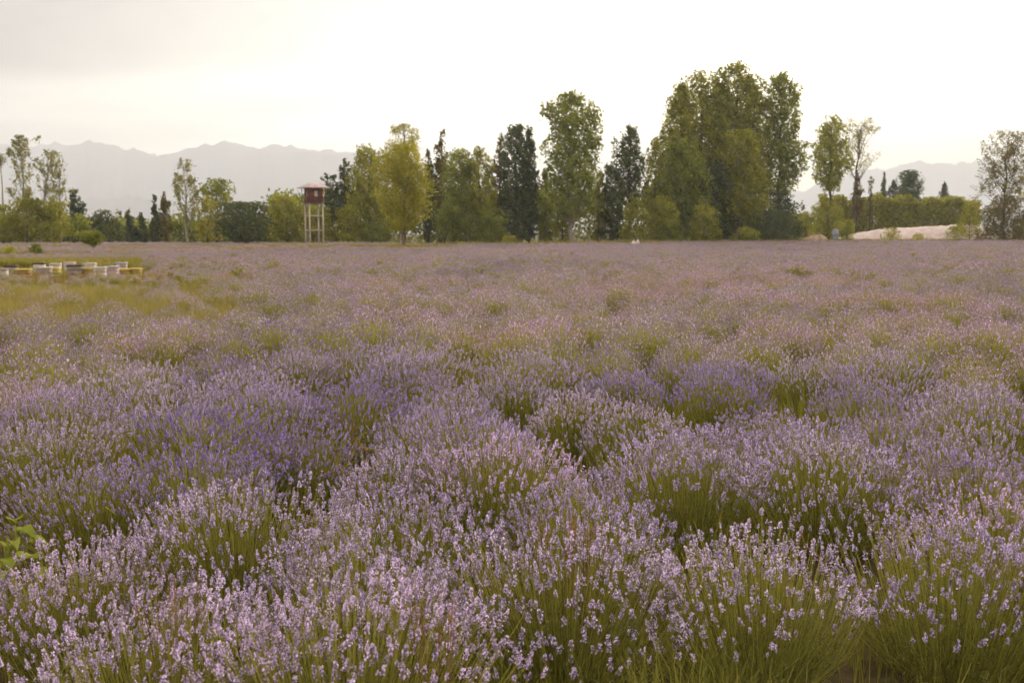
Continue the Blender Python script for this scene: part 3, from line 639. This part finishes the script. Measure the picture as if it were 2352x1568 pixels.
    t('dark_poplar_tree', 'slim near-black poplar at the right of the dark trio', T, 1216, 291, 20, 141, 550, 'poplar', 'dark', 'bark', 1.25, group=G, bulges=((1218, 480, 24),))
    t('tall_poplar_tree', 'tall light green poplar with open crown and pale trunk, alone mid picture', T, 1312, 214, 54, 138, 500, 'column', 'green', 'palebark', 1.5, 0.34, group=G, bulges=((1366, 325, 20), (1262, 250, 18)), tr=0.26)
    t('leafy_tree', 'thin olive growth around the foot of the tall open poplar', T, 1290, 430, 46, 142, 556, 'dome', 'olive', 'bark', 0.55, group=G)
    t('leafy_tree', 'green tree squeezed between the dark trio and the tall open poplar', T, 1252, 384, 18, 145, 556, 'poplar', 'green', 'bark', 1.1, group=G)
    t('leafy_tree', 'olive tree filling the gap right of the tall open poplar', T, 1374, 392, 20, 146, 556, 'poplar', 'olive', 'bark', 1.0, group=G)
    t('dark_poplar_tree', 'dark poplar with forked top between tall open poplar and big clump', T, 1444, 288, 32, 143, 470, 'poplar', 'dark', 'bark', 1.1, group=G, bulges=((1425, 320, 14), (1452, 305, 10)))
    t('dark_poplar_tree', 'lower dark poplar leaning left of the forked-top one', T, 1404, 374, 24, 141, 556, 'column', 'dark', 'bark', 1.2, group=G)
    # the big clump
    t('clump_tree', 'olive tree on the low left shoulder of the big clump', T, 1502, 318, 26, 146, 556, 'poplar', 'olive', 'bark', 1.0, group=G)
    t('clump_tree', 'leftmost tall poplar of the big clump', T, 1556, 184, 46, 148, 556, 'poplar', 'olive', 'bark', 1.3, group=G)
    t('clump_tree', 'second tall poplar of the big clump from its left side', T, 1604, 163, 50, 150, 556, 'column', 'olive', 'bark', 1.3, group=G)
    t('clump_tree', 'third tall poplar of the big clump, in its middle', T, 1644, 158, 46, 149, 556, 'poplar', 'green', 'bark', 1.3, group=G)
    t('clump_tree', 'highest poplar of the big clump', T, 1684, 146, 48, 150, 556, 'column', 'olive', 'bark', 1.3, group=G, bulges=((1672, 160, 14),))
    t('clump_tree', 'rightmost dense poplar of the big clump', T, 1722, 172, 38, 148, 556, 'column', 'olive', 'bark', 1.3, group=G)
    t('clump_tree', 'green middle-height tree in front of the big clump on its left', T, 1562, 320, 58, 143, 556, 'egg', 'green', 'bark', 1.2, group=G)
    t('clump_tree', 'olive middle-height tree in front of the big clump on its right', T, 1692, 296, 54, 142, 530, 'egg', 'olive', 'palebark', 1.1, group=G)
    t('clump_tree', 'dark filler tree low inside the big clump', T, 1630, 360, 56, 145, 556, 'egg', 'dark', 'bark', 1.2, group=G)
    t('open_poplar_tree', 'tall open poplar with dark trunk and a bough reaching right of the big clump', T, 1784, 168, 40, 146, 450, 'column', 'green', 'bark', 1.4, 0.34, group=G, bulges=((1838, 338, 26), (1820, 390, 26), (1765, 240, 20)), tr=0.24)
    t('leafy_tree', 'dark low tree at the foot of the tall open poplar by the gap', T, 1785, 440, 44, 143, 556, 'dome', 'dark', 'bark', 1.0, group=G, bulges=((1830, 470, 16),))
    # right
    t('cone_topped_tree', 'bright green pointed poplar right of the white gap of sky', T, 1900, 263, 36, 150, 440, 'poplar', 'bright', 'bark', 1.15, group=G)
    t('open_tree', 'thin brownish open tree on a bare dark stem beside the pointed poplar', T, 1952, 273, 40, 152, 410, 'umbrella', 'pale', 'bark', 0.34, 0.24, group=G, lean=0.4, bulges=((1960, 300, 22), (1985, 365, 14)))
    t('leafy_tree', 'olive low tree under the bright pointed poplar', T, 1896, 455, 30, 149, 545, 'dome', 'olive', 'bark', 0.9, group=G)
    t('spire_tree', 'narrow brownish spire right of the thin open tree', T, 1963, 398, 12, 158, 500, 'poplar', 'brown', 'bark', 1.0, group=G)
    t('spire_tree', 'very thin crooked spire above the hedge', T, 1994, 400, 8, 160, 500, 'column', 'brown', 'bark', 0.7, group=G)
    t('spire_tree', 'slim dark blue-green spire left of the dark rounded tree', T, 2023, 392, 11, 190, 500, 'cone', 'blue', 'bark', 1.1, group=G)
    t('leafy_tree', 'greyish tree between slim spire and dark rounded tree', T, 2044, 415, 12, 188, 500, 'poplar', 'blue', 'bark', 1.0, group=G)
    t('rounded_tree', 'dark rounded tree with sloping right side above the hedge', T, 2078, 390, 28, 186, 520, 'egg', 'blue', 'bark', 1.3, group=G, bulges=((2095, 440, 24),))
    t('small_tree', 'small dark pointed tree alone above the right part of the hedge', T, 2162, 418, 20, 186, 520, 'cone', 'blue', 'bark', 1.2, group=G)
    t('umbrella_tree', 'sparse brown tree with spreading flat boughs near the right frame edge', T, 2300, 303, 58, 132, 455, 'umbrella', 'brown', 'bark', 0.7, 0.27, group=G, bulges=((2258, 430, 26), (2285, 395, 24), (2330, 430, 20)))
    t('leafy_tree', 'open tree cut off by the right frame edge beside the spreading brown one', T, 2356, 345, 24, 134, 470, 'column', 'olive', 'bark', 0.6, group=G)
    t('shrub_tree', 'big dark brownish shrub mass below the spreading tree at right', S, 2300, 446, 66, 128, 556, 'dome', 'brown', 'bark', 1.25, 0.26, group=GS)
    t('shrub_tree', 'olive shrub left of the dark shrub mass, over the end of the sand heap', S, 2224, 458, 30, 130, 535, 'dome', 'olive', 'bark', 0.9, 0.26, group=GS)
    t('shrub', 'dark low shrub at the right frame edge under the cut-off tree', S, 2362, 480, 36, 129, 556, 'dome', 'brown', 'bark', 1.1, 0.26, group=GS)
    t('shrub', 'low olive shrub against the right end of the sand heap', S, 2195, 518, 34, 127, 556, 'dome', 'olive', 'bark', 0.8, 0.24, group=GS)
    # shrubs in front of the right-hand trees
    t('shrub', 'broad olive shrub right of the dark poplars, by the pale sacks', S, 1458, 452, 40, 136, 556, 'dome', 'olive', 'bark', 1.1, 0.26, group=GS)
    t('shrub', 'olive shrub under the left shoulder of the big clump', S, 1520, 448, 40, 137, 556, 'dome', 'olive', 'bark', 1.1, 0.26, group=GS)
    t('shrub', 'green shrub low before the left half of the big clump', S, 1535, 500, 34, 134, 556, 'dome', 'green', 'bark', 1.1, 0.24, group=GS)
    t('shrub', 'yellowish shrub before the middle of the big clump', S, 1615, 470, 44, 136, 556, 'dome', 'olive', 'bark', 1.0, 0.26, group=GS)
    t('shrub', 'low light green shrub before the right half of the big clump', S, 1712, 520, 34, 134, 556, 'dome', 'bright', 'bark', 1.0, 0.24, group=GS)
    t('shrub', 'dark shrub between the big clump and the white gap of sky', S, 1775, 480, 46, 135, 556, 'dome', 'dark', 'bark', 1.1, 0.26, group=GS)
    t('shrub', 'olive shrub below the white gap of sky', S, 1850, 482, 34, 146, 540, 'dome', 'olive', 'bark', 0.9, 0.26, group=GS)
    t('shrub', 'rounded bright green shrub at the left end of the sand heap', S, 1944, 503, 21, 136, 556, 'egg', 'bright', 'bark', 1.2, 0.22, group=GS)
    t('shrub', 'yellow-green shrub in front of the middle of the sand heap', S, 2044, 522, 24, 138, 556, 'dome', 'yellow', 'bark', 0.8, 0.20, group=GS)
    t('shrub', 'smaller yellow-green shrub in front of the sand heap, right of the other', S, 2106, 534, 18, 138, 556, 'dome', 'yellow', 'bark', 0.8, 0.20, group=GS)
    t('shrub', 'low dark green shrub at the foot of the dark poplar trio', S, 1130, 470, 52, 137, 556, 'dome', 'green', 'bark', 1.1, 0.26, group=GS)
    t('shrub', 'dark shrub between the yellow-green tree and the dark poplars', S, 1040, 455, 50, 138, 556, 'dome', 'green', 'bark', 1.1, 0.26, group=GS)
    t('shrub', 'low yellow-green shrub below the dark poplar trio', S, 1170, 540, 24, 133, 556, 'dome', 'yellow', 'bark', 0.9, 0.22, group=GS)
    t('shrub', 'olive shrub just right of the watchtower legs', S, 800, 468, 40, 137, 556, 'dome', 'olive', 'bark', 1.1, 0.26, group=GS)
    t('shrub', 'dark green shrub low behind the stem of the yellow-green tree', S, 880, 500, 46, 138, 556, 'dome', 'green', 'bark', 1.1, 0.26, group=GS)
    # left near
    t('ball_tree', 'small round bush-like tree on a short stem, right of the hives', T, 217, 529, 23, 74, 563, 'oval', 'green', 'redbark', 1.9, 0.14, clump=0.36, tr=0.09)
    t('shrub', 'green shrub behind the hives, next to the left frame edge', S, 22, 566, 28, 60, 603, 'dome', 'bright', 'bark', 1.3, 0.13, group='shrubs behind the hives')
    t('shrub', 'green shrub behind the hives, right one of the pair', S, 84, 560, 22, 61, 598, 'dome', 'green', 'bark', 1.3, 0.13, group='shrubs behind the hives')
    t('shrub', 'tiny dark green shrub among the hives near their right end', S, 268, 604, 12, 41, 622, 'dome', 'green', 'bark', 1.6, 0.08)
trees()
def mass(name, label, runs, seed, mat, leaf=0.55):
    """continuous far growth that reads as one mass: a band of leaf clumps"""
    rg = np.random.default_rng(seed); mb = MB(); tot = []
    for (u0, u1, v0, v1, d) in runs:
        n = int((u1-u0)*d/FPX*46); u = rg.uniform(u0, u1, n)
        top = np.array([v0 + (v1-v0)*(k-u0)/(u1-u0) for k in u]) + smooth_noise(u/26.0, seed, 4)*7
        H = np.array([at(a, b, d).z for a, b in zip(u, top)]); x = (u-CU)/FPX*d
        tot.append(np.stack([x, d + rg.uniform(-3, 3, n), H*rg.random(n)**0.75, H], 1))
    A = np.concatenate(tot); n = len(A); k = 7
    P = np.repeat(A[:, :3], k, 0) + rg.normal(0, 0.42, (n*k, 3)); P[:, 2] = np.maximum(P[:, 2], 0.1); n = len(P)
    a = rg.normal(0, 1, (n, 3)); a /= np.linalg.norm(a, axis=1)[:, None]; b = np.cross(a, rg.normal(0, 1, (n, 3))); b /= np.linalg.norm(b, axis=1)[:, None]
    s = (leaf*0.5*rg.uniform(0.6, 1.3, n))[:, None]
    mb.add(np.stack([P-a*s, P-b*s*0.65, P+a*s, P+b*s*0.65], 1).reshape(-1, 3), np.arange(4*n).reshape(-1, 4), 0, rg.random(n))
    o = mb.build(name, M[mat]); tag(o, label, 'undergrowth', kind='stuff')
mass('undergrowth', 'dark undergrowth filling the foot of the tree line', [(-60, 640, 512, 505, 152), (620, 1250, 446, 436, 152), (1235, 1500, 446, 440, 155), (1480, 1760, 430, 420, 156), (1750, 1860, 490, 500, 178), (-40, 200, 500, 505, 133)], 5, 'green')
def hedge():
    rg = np.random.default_rng(9); d = back(2060, 166); u0, u1 = 1880, 2240; root = empty('hedge', at((u0+u1)/2, 600, d)); root.location.z = 0
    tag(root, 'long dark clipped-looking hedge running behind the sand heap', 'hedge'); x0 = root.location.x
    w = (u1-u0)*d/FPX; n = 24000; x = rg.uniform(-w/2, w/2, n); top = at(2000, 458, d).z + smooth_noise((x+w)/1.9, 4, 5)*0.8
    z = top*rg.random(n)**0.8; y = rg.uniform(-1.6, 1.6, n); P = np.stack([x, y, np.maximum(z, 0.1)], 1)
    a = rg.normal(0, 1, (n, 3)); a /= np.linalg.norm(a, axis=1)[:, None]; b = np.cross(a, rg.normal(0, 1, (n, 3))); b /= np.linalg.norm(b, axis=1)[:, None]
    s = (0.27*rg.uniform(0.6, 1.3, n))[:, None]; mb = MB()
    mb.add(np.stack([P-a*s, P-b*s*0.65, P+a*s, P+b*s*0.65], 1).reshape(-1, 3), np.arange(4*n).reshape(-1, 4), 0, rg.random(n)); mb.build('foliage', M['olive'], root)
    mb = MB()
    for k in range(24):
        xx = -w/2 + (k+0.5)*w/24; mb.tube([(xx, 0, 0), (xx+0.1, 0.1, 1.2), (xx-0.1, 0, 2.4)], [0.08, 0.06, 0.03], 5)
    mb.build('stems', M['bark'], root)
hedge()

# ------------------------------------------------------------------ sand heap, earth heap, drum, sacks
def heap(name, label, u0, u1, vtops, d, depth, mat, seed):
    rg = np.random.default_rng(seed); d = back((u0+u1)/2, d); nx, ny = 70, 26; us = np.linspace(u0, u1, nx); V = []
    H = np.array([max(0.05, at(u, np.interp(u, [p[0] for p in vtops], [p[1] for p in vtops]), d).z) for u in us])
    H = np.maximum(0.02, H + smooth_noise(us/14.0, seed, 3)*0.03*H)
    c = at((u0+u1)/2, 600, d); 
    for j in range(ny):
        q = j/(ny-1); pr = math.sin(math.pi*min(1, q*1.0))**0.75
        for i in range(nx):
            x = (us[i]-CU)/FPX*d; V.append((x-c.x, (q-0.5)*depth + 0.25*math.sin(i*0.5), H[i]*pr*(1+0.012*rg.normal()) - 0.05))
    i, j = np.meshgrid(np.arange(nx-1), np.arange(ny-1)); a = (j*nx+i).ravel(); mb = MB()
    mb.add(V, np.stack([a, a+1, a+nx+1, a+nx], 1)); o = mb.build(name, M[mat], None, (c.x, d, 0), smooth=True); tag(o, label, 'heap'); return o
heap('sand_heap', 'long pale pinkish sand heap at the right end of the field', 1900, 2275, [(1900, 556), (1950, 537), (2010, 527), (2080, 522), (2150, 519), (2190, 516), (2222, 514), (2250, 528), (2275, 556)], 146, 9, 'sand', 4)
heap('earth_heap', 'small tan earth heap under the white gap of sky', 1832, 1900, [(1832, 556), (1840, 547), (1860, 541), (1885, 537), (1900, 556)], 142, 4, 'earth', 6)
def drum():
    p = at(1917, 600, back(1917, 140)); p.z = 0; r = empty('water_tank', p); tag(r, 'small pale blue tank between earth heap and bright green shrub', 'tank')
    mb = MB(); zs = [0.25, 0.27, 0.8, 0.83, 0.86, 1.5, 1.53, 1.56, 2.1, 2.16]; rs = [0.42, 0.5, 0.5, 0.53, 0.5, 0.5, 0.53, 0.5, 0.5, 0.42]
    mb.tube([(0, 0, z) for z in zs], rs, 20); mb.build('shell', M['bluemetal'], r, smooth=True)
    mb = MB(); mb.tube([(0, 0, 2.15), (0, 0, 2.24), (0, 0, 2.30), (0, 0, 2.32)], [0.43, 0.36, 0.2, 0.01], 20); mb.build('lid', M['bluemetal'], r, smooth=True)
    mb = MB()
    for a in (0.6, 2.2, 3.8, 5.4): mb.box((math.cos(a)*0.36, math.sin(a)*0.36, 0.13), (0.1, 0.1, 0.26))
    mb.build('stand', M['darkwood'], r)
drum()
def sack(u, d, h, w, label, seed):
    rg = np.random.default_rng(seed); p = at(u, 600, d); p.z = 0; r = empty('sack', p); tag(r, label, 'sack', 'pale sacks at the field edge'); nz, ns = 12, 14; V = []
    for k in range(nz):
        q = k/(nz-1); rad = w/2*(0.85+0.25*math.sin(q*2.6))*(1 if q < 0.75 else 1-(q-0.75)/0.25*0.75)
        for s in range(ns):
            a = s/ns*2*math.pi; rr = rad*(1+0.07*math.sin(3*a+q*4+seed)+rg.normal(0, 0.02)); V.append((math.cos(a)*rr, math.sin(a)*rr*0.8, q*h))
    f = [(k*ns+s, k*ns+(s+1) % ns, (k+1)*ns+(s+1) % ns, (k+1)*ns+s) for k in range(nz-1) for s in range(ns)]
    mb = MB(); mb.add(V, f); mb.build('cloth', M['sack'], r, smooth=True)
    mb = MB(); mb.tube([(0, 0, h*0.97), (0.02, 0, h*1.05), (0.05, 0.02, h*1.14)], [w*0.1, w*0.06, w*0.16], 8); mb.build('tied_neck', M['sack'], r, smooth=True)
sack(1455, 112, 0.86, 0.46, 'left one of two pale sacks standing at the far field edge', 1)
sack(1464, 112.3, 0.92, 0.44, 'right one of two pale sacks standing at the far field edge', 2)

# ------------------------------------------------------------------ watchtower
def tower():
    d = 108.0; px = d/FPX; p = at(723.5, 600, d); p.z = 0; root = empty('watchtower', p, R(30)); tag(root, 'red-walled watchtower cabin on four tall cream concrete legs', 'watchtower')
    s = 0.735; ztop = at(723, 466, d).z; zroof = at(723, 432, d).z; apex = at(723, 418, d).z
    for sx in (-1, 1):
        for sy in (-1, 1):
            mb = MB(); mb.box((sx*s, sy*s, ztop/2 - 0.1), (0.14, 0.14, ztop + 0.2)); mb.build('leg', M['cream'], root)
    for z in (at(723, 529, d).z, at(723, 496, d).z, ztop-0.11):
        for k, (c, sz) in enumerate((((0, -s, z), (2*s-0.22, 0.11, 0.13)), ((0, s, z), (2*s-0.22, 0.11, 0.13)), ((-s, 0, z), (0.11, 2*s-0.22, 0.13)), ((s, 0, z), (0.11, 2*s-0.22, 0.13)))):
            mb = MB(); mb.box(c, sz); mb.build('beam', M['cream'], root)
    mb = MB(); mb.box((0, 0, ztop+0.06), (2.1, 2.1, 0.12)); mb.build('platform', M['darkwood'], root)
    z0, z1 = ztop+0.125, zroof; h = z1-z0; w = 0.78; th = 0.06
    def wall(rz, ww, wh, wz):
        q = empty('wall', (0, 0, 0)); q.parent = root; q.rotation_euler = (0, 0, rz)
        # boards around the window opening, each a piece of its own
        nb = 8; bw = 2*w/nb
        for k in range(nb):
            xc = -w + (k+0.5)*bw; y = -w + th/2
            if abs(xc) < ww/2:
                for a, b in ((z0, wz-wh/2), (wz+wh/2, z1)):
                    mb = MB(); mb.box((xc, y, (a+b)/2), (bw-0.012, th, b-a)); mb.build('board', M['red'], q)
            else:
                mb = MB(); mb.box((xc, y, (z0+z1)/2), (bw-0.012, th, h)); mb.build('board', M['red'], q)
        mb = MB(); 
        for sx in (-1, 1): mb.box((sx*(ww/2+0.0), -w-0.012, wz), (0.05, 0.03, wh+0.1))
        for sz in (-1, 1): mb.box((0, -w-0.012, wz+sz*wh/2), (ww-0.06, 0.03, 0.05))
        mb.build('window_frame', M['darkwood'], q)
        mb = MB(); mb.box((0, -w+0.035, wz), (ww-0.02, 0.015, wh-0.02)); mb.build('painted_sky_pane', M['painted_sky_pane'], q)  # solid pale sheet, painted as bright as sky seen through the window
    wz = z0 + h*0.56
    for k in range(4): wall(k*math.pi/2, 0.46, 0.70, wz)
    for sx in (-1, 1):
        for sy in (-1, 1):
            mb = MB(); mb.box((sx*0.98, sy*0.98, (z0+z1)/2), (0.07, 0.07, h-0.01)); mb.build('post', M['darkwood'], root)
    for k in range(4):
        q = k*math.pi/2; mb = MB(); c, s_ = math.cos(q), math.sin(q)
        mb.box((s_*0.98, -c*0.98, z0+0.48), (1.88 if k % 2 == 0 else 0.05, 0.05 if k % 2 == 0 else 1.88, 0.05)); mb.build('rail', M['darkwood'], root)
    e, tp = 1.38, 0.40; zr = zroof + 0.03; mb = MB(); hr = apex-zr
    lo, hi = [(-e, -e, zr), (e, -e, zr), (e, e, zr), (-e, e, zr)], [(-tp, -tp, zr+hr*0.8), (tp, -tp, zr+hr*0.8), (tp, tp, zr+hr*0.8), (-tp, tp, zr+hr*0.8)]
    und = [(x, y, z-0.07) for x, y, z in lo]
    mb.add(lo+hi+und+[(0, 0, zr+hr)], [(0, 1, 5, 4), (1, 2, 6, 5), (2, 3, 7, 6), (3, 0, 4, 7), (8, 9, 1, 0), (9, 10, 2, 1), (10, 11, 3, 2), (11, 8, 0, 3), (11, 10, 9, 8)])
    mb.add(hi+[(0, 0, zr+hr)], [(0, 1, 4), (1, 2, 4), (2, 3, 4), (3, 0, 4)])
    ro = mb.build('roof', M['roof'], root)
    mb = MB()
    for k in range(4): mb.tube([lo[k], hi[k]], [0.035, 0.035], 6)
    mb.build('hip_caps', M['roof'], ro)
tower()

# ------------------------------------------------------------------ beehives
def hive(u, vbase, label, body, lid, wide=0.46, high=0.30, rz=0.0, supers=1, top='flat'):
    vbase = 640 + (vbase-637)*0.8; high *= 0.74; wide *= 0.78; d = EYE*FPX/(vbase-HV); p = at(u, vbase, d); p.z = 0; r = empty('beehive', p, rz); tag(r, label, 'beehive', 'beehives at the left edge of the field')
    mb = MB()
    for sx in (-1, 1): mb.box((sx*wide*0.36, 0, 0.05), (0.06, wide*0.95, 0.10))
    mb.build('stand', M['hive_grey'], r)
    mb = MB(); mb.box((0, -0.03, 0.115), (wide*1.02, wide*1.12, 0.03)); mb.build('bottom_board', M['hive_white'], r)
    z = 0.131; hh = high/supers
    for k in range(supers):
        mb = MB(); mb.box((0, 0, z+hh/2), (wide, wide, hh-0.006)); b = mb.build('box', M[body], r); 
        mb = MB(); mb.box((0, -wide/2-0.012, z+hh*0.7), (wide*0.4, 0.024, 0.03)); mb.build('hand_hold', M[body], b)
        if k == 0:
            mb = MB(); mb.box((0, -wide/2-0.004, z+0.018), (wide*0.6, 0.012, 0.022)); mb.build('entrance', M['hive_dark'], b)
        z += hh
    mb = MB(); mb.box((0, 0, z+0.03), (wide*1.1, wide*1.1, 0.06), taper=0.985); mb.build('lid', M[lid], r)
def hives():
    H = hive
    H(4, 641, 'pale hive cut by the left frame edge', 'hive_white', 'hive_grey', rz=0.1)
    H(27, 633, 'grey hive with a dark lid, near the left frame edge', 'hive_grey', 'hive_dark', 0.46, 0.36, 0.05)
    H(54, 635, 'orange hive with a yellow lid, left of all yellow-lidded ones', 'hive_orange', 'hive_yellow', 0.55, 0.22, -0.1)
    H(92, 625, 'pale hive with a dark-banded top, back row, left of the white ones', 'hive_white', 'hive_dark', 0.46, 0.40, 0.12)
    H(104, 637, 'greyish pale hive in the front row, left of the bright yellow one', 'hive_grey', 'hive_white', 0.48, 0.34, 0.0)
    H(124, 634, 'bright yellow hive in the front row with yellow lid and box', 'hive_yellow', 'hive_yellow', 0.50, 0.24, 0.08)
    H(128, 622, 'white hive in the back row behind the bright yellow one', 'hive_white', 'hive_white', 0.44, 0.32, -0.05)
    H(161, 624, 'tall white hive in the back row left of the grey one', 'hive_white', 'hive_white', 0.46, 0.42, 0.1, 2)
    H(175, 637, 'grey hive with a dark lid and white floor board, middle of the front row', 'hive_grey', 'hive_dark', 0.55, 0.44, 0.0, 2)
    H(208, 623, 'white hive in the back row above the orange one', 'hive_white', 'hive_white', 0.48, 0.36, 0.0)
    H(204, 636, 'orange hive with a yellow lid, middle of the front row', 'hive_orange', 'hive_yellow', 0.48, 0.28, -0.08)
    H(230, 641, 'white hive standing nearest of all, right of the orange one', 'hive_white', 'hive_white', 0.46, 0.38, 0.06, 2)
    H(257, 637, 'pinkish hive in the front row', 'hive_pink', 'hive_blue', 0.50, 0.38, -0.05, 2)
    H(280, 624, 'pale pink hive with a bluish lid in the back row', 'hive_pink', 'hive_blue', 0.46, 0.40, 0.1, 2)
    H(286, 634, 'low orange hive with yellow lid, left one of the two at the right end', 'hive_orange', 'hive_yellow', 0.52, 0.22, 0.15)
    H(309, 633, 'low orange hive with yellow lid at the right end of the row', 'hive_orange', 'hive_yellow', 0.52, 0.22, -0.1)
hives()

# ------------------------------------------------------------------ foreground weeds, grass stalks, straw
def weed():
    rg = np.random.default_rng(4); p = at(12, 1215, 3.95); p.z = 0; r = empty('broad_leaved_weed', p); tag(r, 'broad-leaved light green weed among lavender at the left edge', 'weed')
    st = MB(); hgt = 0.42
    for k in range(15):
        a = k*2.4 + rg.normal(0, 0.2); z = 0.20 + 0.22*(k/15.0); L = rg.uniform(0.055, 0.095)*(1.1-0.3*k/15); d = np.array([math.cos(a), math.sin(a), 0.0])
        o = np.array([rg.normal(0, 0.02), rg.normal(0, 0.02), z]); b = o + d*0.05*1.2 + np.array([0, 0, 0.05]); side = np.array([-d[1], d[0], 0])
        st.tube([(0, 0, z-0.08), o*0.5+b*0.5-np.array([0, 0, 0.02]), b], [0.004, 0.003, 0.0025], 4, 0, 0.5)
        V, F = [], []; n = 6
        for i in range(n+1):
            q = i/n; w = L*0.52*math.sin(math.pi*(q**0.75))**0.9*(1+0.08*math.sin(9*q)); m = b + d*L*q + np.array([0, 0, 0.03*math.sin(q*2.4) - 0.05*q*q]) 
            V += [m - side*w + np.array([0, 0, 0.018]), m, m + side*w + np.array([0, 0, 0.018])]
            if i < n: F += [(3*i, 3*i+1, 3*i+4, 3*i+3), (3*i+1, 3*i+2, 3*i+5, 3*i+4)]
        mb = MB(); mb.add(V, F, 0, rg.random()); mb.build('leaf', M['weed'], r, smooth=True)
    st.tube([(0, 0, 0), (0.01, 0, 0.3), (0, 0.01, hgt)], [0.007, 0.006, 0.004], 6); st.build('stem', M['weed'], r)
weed()
def stalk(u, v, d, label, h, bend, n, mat, seed):
    """tall grass with a drooping open seed head; (u, v) is the top"""
    rg = np.random.default_rng(seed); top = at(u, v, d); p = Vector((top.x, d, 0)); h = top.z; r = empty('seed_grass', p); tag(r, label, 'grass stalk', 'seeding grasses among the lavender')
    mb = MB(); pts = [(bend*(q**2)*0.3, 0, h*q) for q in np.linspace(0, 1, 6)]; mb.tube(pts, np.linspace(0.003, 0.0014, 6), 4, 0, 0.7); mb.build('stem', M[mat], r)
    for k in range(n):
        q = 0.62 + 0.38*k/max(1, n-1); b = np.array([bend*(q**2)*0.3, 0, h*q]); a = rg.uniform(0, 6.3); L = rg.uniform(0.06, 0.13)
        dx = np.array([math.cos(a), math.sin(a), 0]); m = b+dx*L*0.5+np.array([0, 0, L*0.35]); e = b+dx*L+np.array([0, 0, L*0.1])
        mb = MB(); mb.tube([b, m, e], [0.0012, 0.0012, 0.0022], 3, 0, rg.random())
        for j in range(5):
            c = m+(e-m)*j/4; s = 0.006; g = rg.normal(0, 1, 3); g /= np.linalg.norm(g); k2 = np.cross(g, rg.normal(0, 1, 3)); k2 /= np.linalg.norm(k2)
            mb.add([c-g*s*1.6, c-k2*s*0.5, c+g*s*1.6, c+k2*s*0.5], [(0, 1, 2, 3)], 0, rg.random())
        mb.build('seed_branch', M[mat], r)
    for k in range(3):
        a = rg.uniform(0, 6.3); dx = np.array([math.cos(a), math.sin(a), 0]); z = h*rg.uniform(0.25, 0.55); L = rg.uniform(0.14, 0.24); sd = np.array([-dx[1], dx[0], 0])*0.004
        b = np.array([0, 0, z]); m = b+dx*L*0.45+np.array([0, 0, L*0.6]); e = b+dx*L+np.array([0, 0, L*0.45])
        mb = MB(); mb.add([b-sd, b+sd, m+sd, m-sd, e], [(0, 1, 2, 3)], 0, rg.random()); mb.add([m-sd, m+sd, e], [(0, 1, 2)], 0, 0.5); mb.build('blade', M[mat], r)
stalk(800, 960, 5.6, 'pale open seed head of grass over the dark gap, left of the golden one', 0.8, 0.1, 11, 'straw', 1)
stalk(848, 1002, 5.4, 'golden drooping grass head over the dark gap mid field', 0.75, -0.2, 12, 'grass', 2)
stalk(890, 1050, 5.0, 'upright green grass spike right of the golden drooping one', 0.7, 0.1, 6, 'greengrass', 3)
stalk(1838, 925, 6.2, 'bent green grass head in the dark gap at right', 0.8, 0.5, 9, 'greengrass', 4)
stalk(1470, 920, 6.4, 'thin leaning grass stalk above the middle mound', 0.8, 0.5, 6, 'grass', 5)
stalk(215, 1100, 4.7, 'thin green blade-like stalk at left above the blue-violet bushes', 0.7, 0.05, 4, 'greengrass', 6)
stalk(1808, 1235, 3.7, 'pale thin stalk with few seeds at lower right', 0.7, 0.1, 4, 'straw', 7)
stalk(465, 1095, 4.8, 'thin green stalk before the green gap at left', 0.7, 0.05, 5, 'greengrass', 8)
def straw(u, v, d, label, seed, n=15, h=0.14, mat='straw', w=0.0028):
    rg = np.random.default_rng(seed); c = at(u, v, d); zc = c.z - h*0.5; r = empty('dry_tuft', (c.x, d, 0)); tag(r, label, 'dry stalks', 'dry tufts in the lavender'); mb = MB()
    for k in range(n):
        a = rg.uniform(0, 6.3); q = rg.random()**0.5; b = np.array([math.cos(a)*0.02, math.sin(a)*0.02, 0.02]); e = np.array([math.cos(a)*0.10*q, math.sin(a)*0.10*q, zc+h*rg.uniform(0.4, 1.1)])
        m = (b+e)/2+np.array([0, 0, 0.05]); mb.tube([b, m, e], [w*0.7, w*0.6, w*0.5], 3, 0, rg.random())
        for j in range(7):
            g = (e-m); g = g/np.linalg.norm(g)+rg.normal(0, 0.35, 3); g = g/np.linalg.norm(g)*0.011; p0 = e + (m-e)*j*0.05; sd = np.cross(g, rg.normal(0, 1, 3)); sd = sd/np.linalg.norm(sd)*0.0035
            mb.add([p0, p0+g*0.5+sd, p0+g, p0+g*0.5-sd], [(0, 1, 2, 3)], 0, rg.random())
    mb.build('dry_stems', M[mat], r)
straw(388, 1385, 2.95, 'orange-brown dried flower tuft in the lower left lavender', 1)
straw(1345, 1240, 3.5, 'orange-brown dried tuft in the middle front lavender', 2)
straw(1005, 1430, 2.75, 'small straw-coloured tuft at lower middle', 3, 10)
straw(1270, 1245, 3.5, 'pinkish dry tuft left of the middle dried tuft', 4, 12)
def near_grass(u, d, label, seed, n, h, mat, w, spread, lean):
    p = at(u, 600, d); p.z = 0; src = tuft(seed, n, h, w, M[mat], spread, lean); o = link('grass_tuft', src.data, None, p); tag(o, label, 'grass', 'grass tufts in the front gap')
near_grass(1640, 2.75, 'fine green grass tuft in the gap at lower right', 21, 240, 0.50, 'greengrass', 0.0016, 0.20, 0.55)
near_grass(1730, 2.55, 'dry golden grass lying in the gap at lower right', 22, 160, 0.30, 'straw', 0.0016, 0.16, 0.95)
near_grass(1560, 2.85, 'second fine green tuft left in the gap at lower right', 23, 160, 0.46, 'greengrass', 0.0016, 0.16, 0.5)
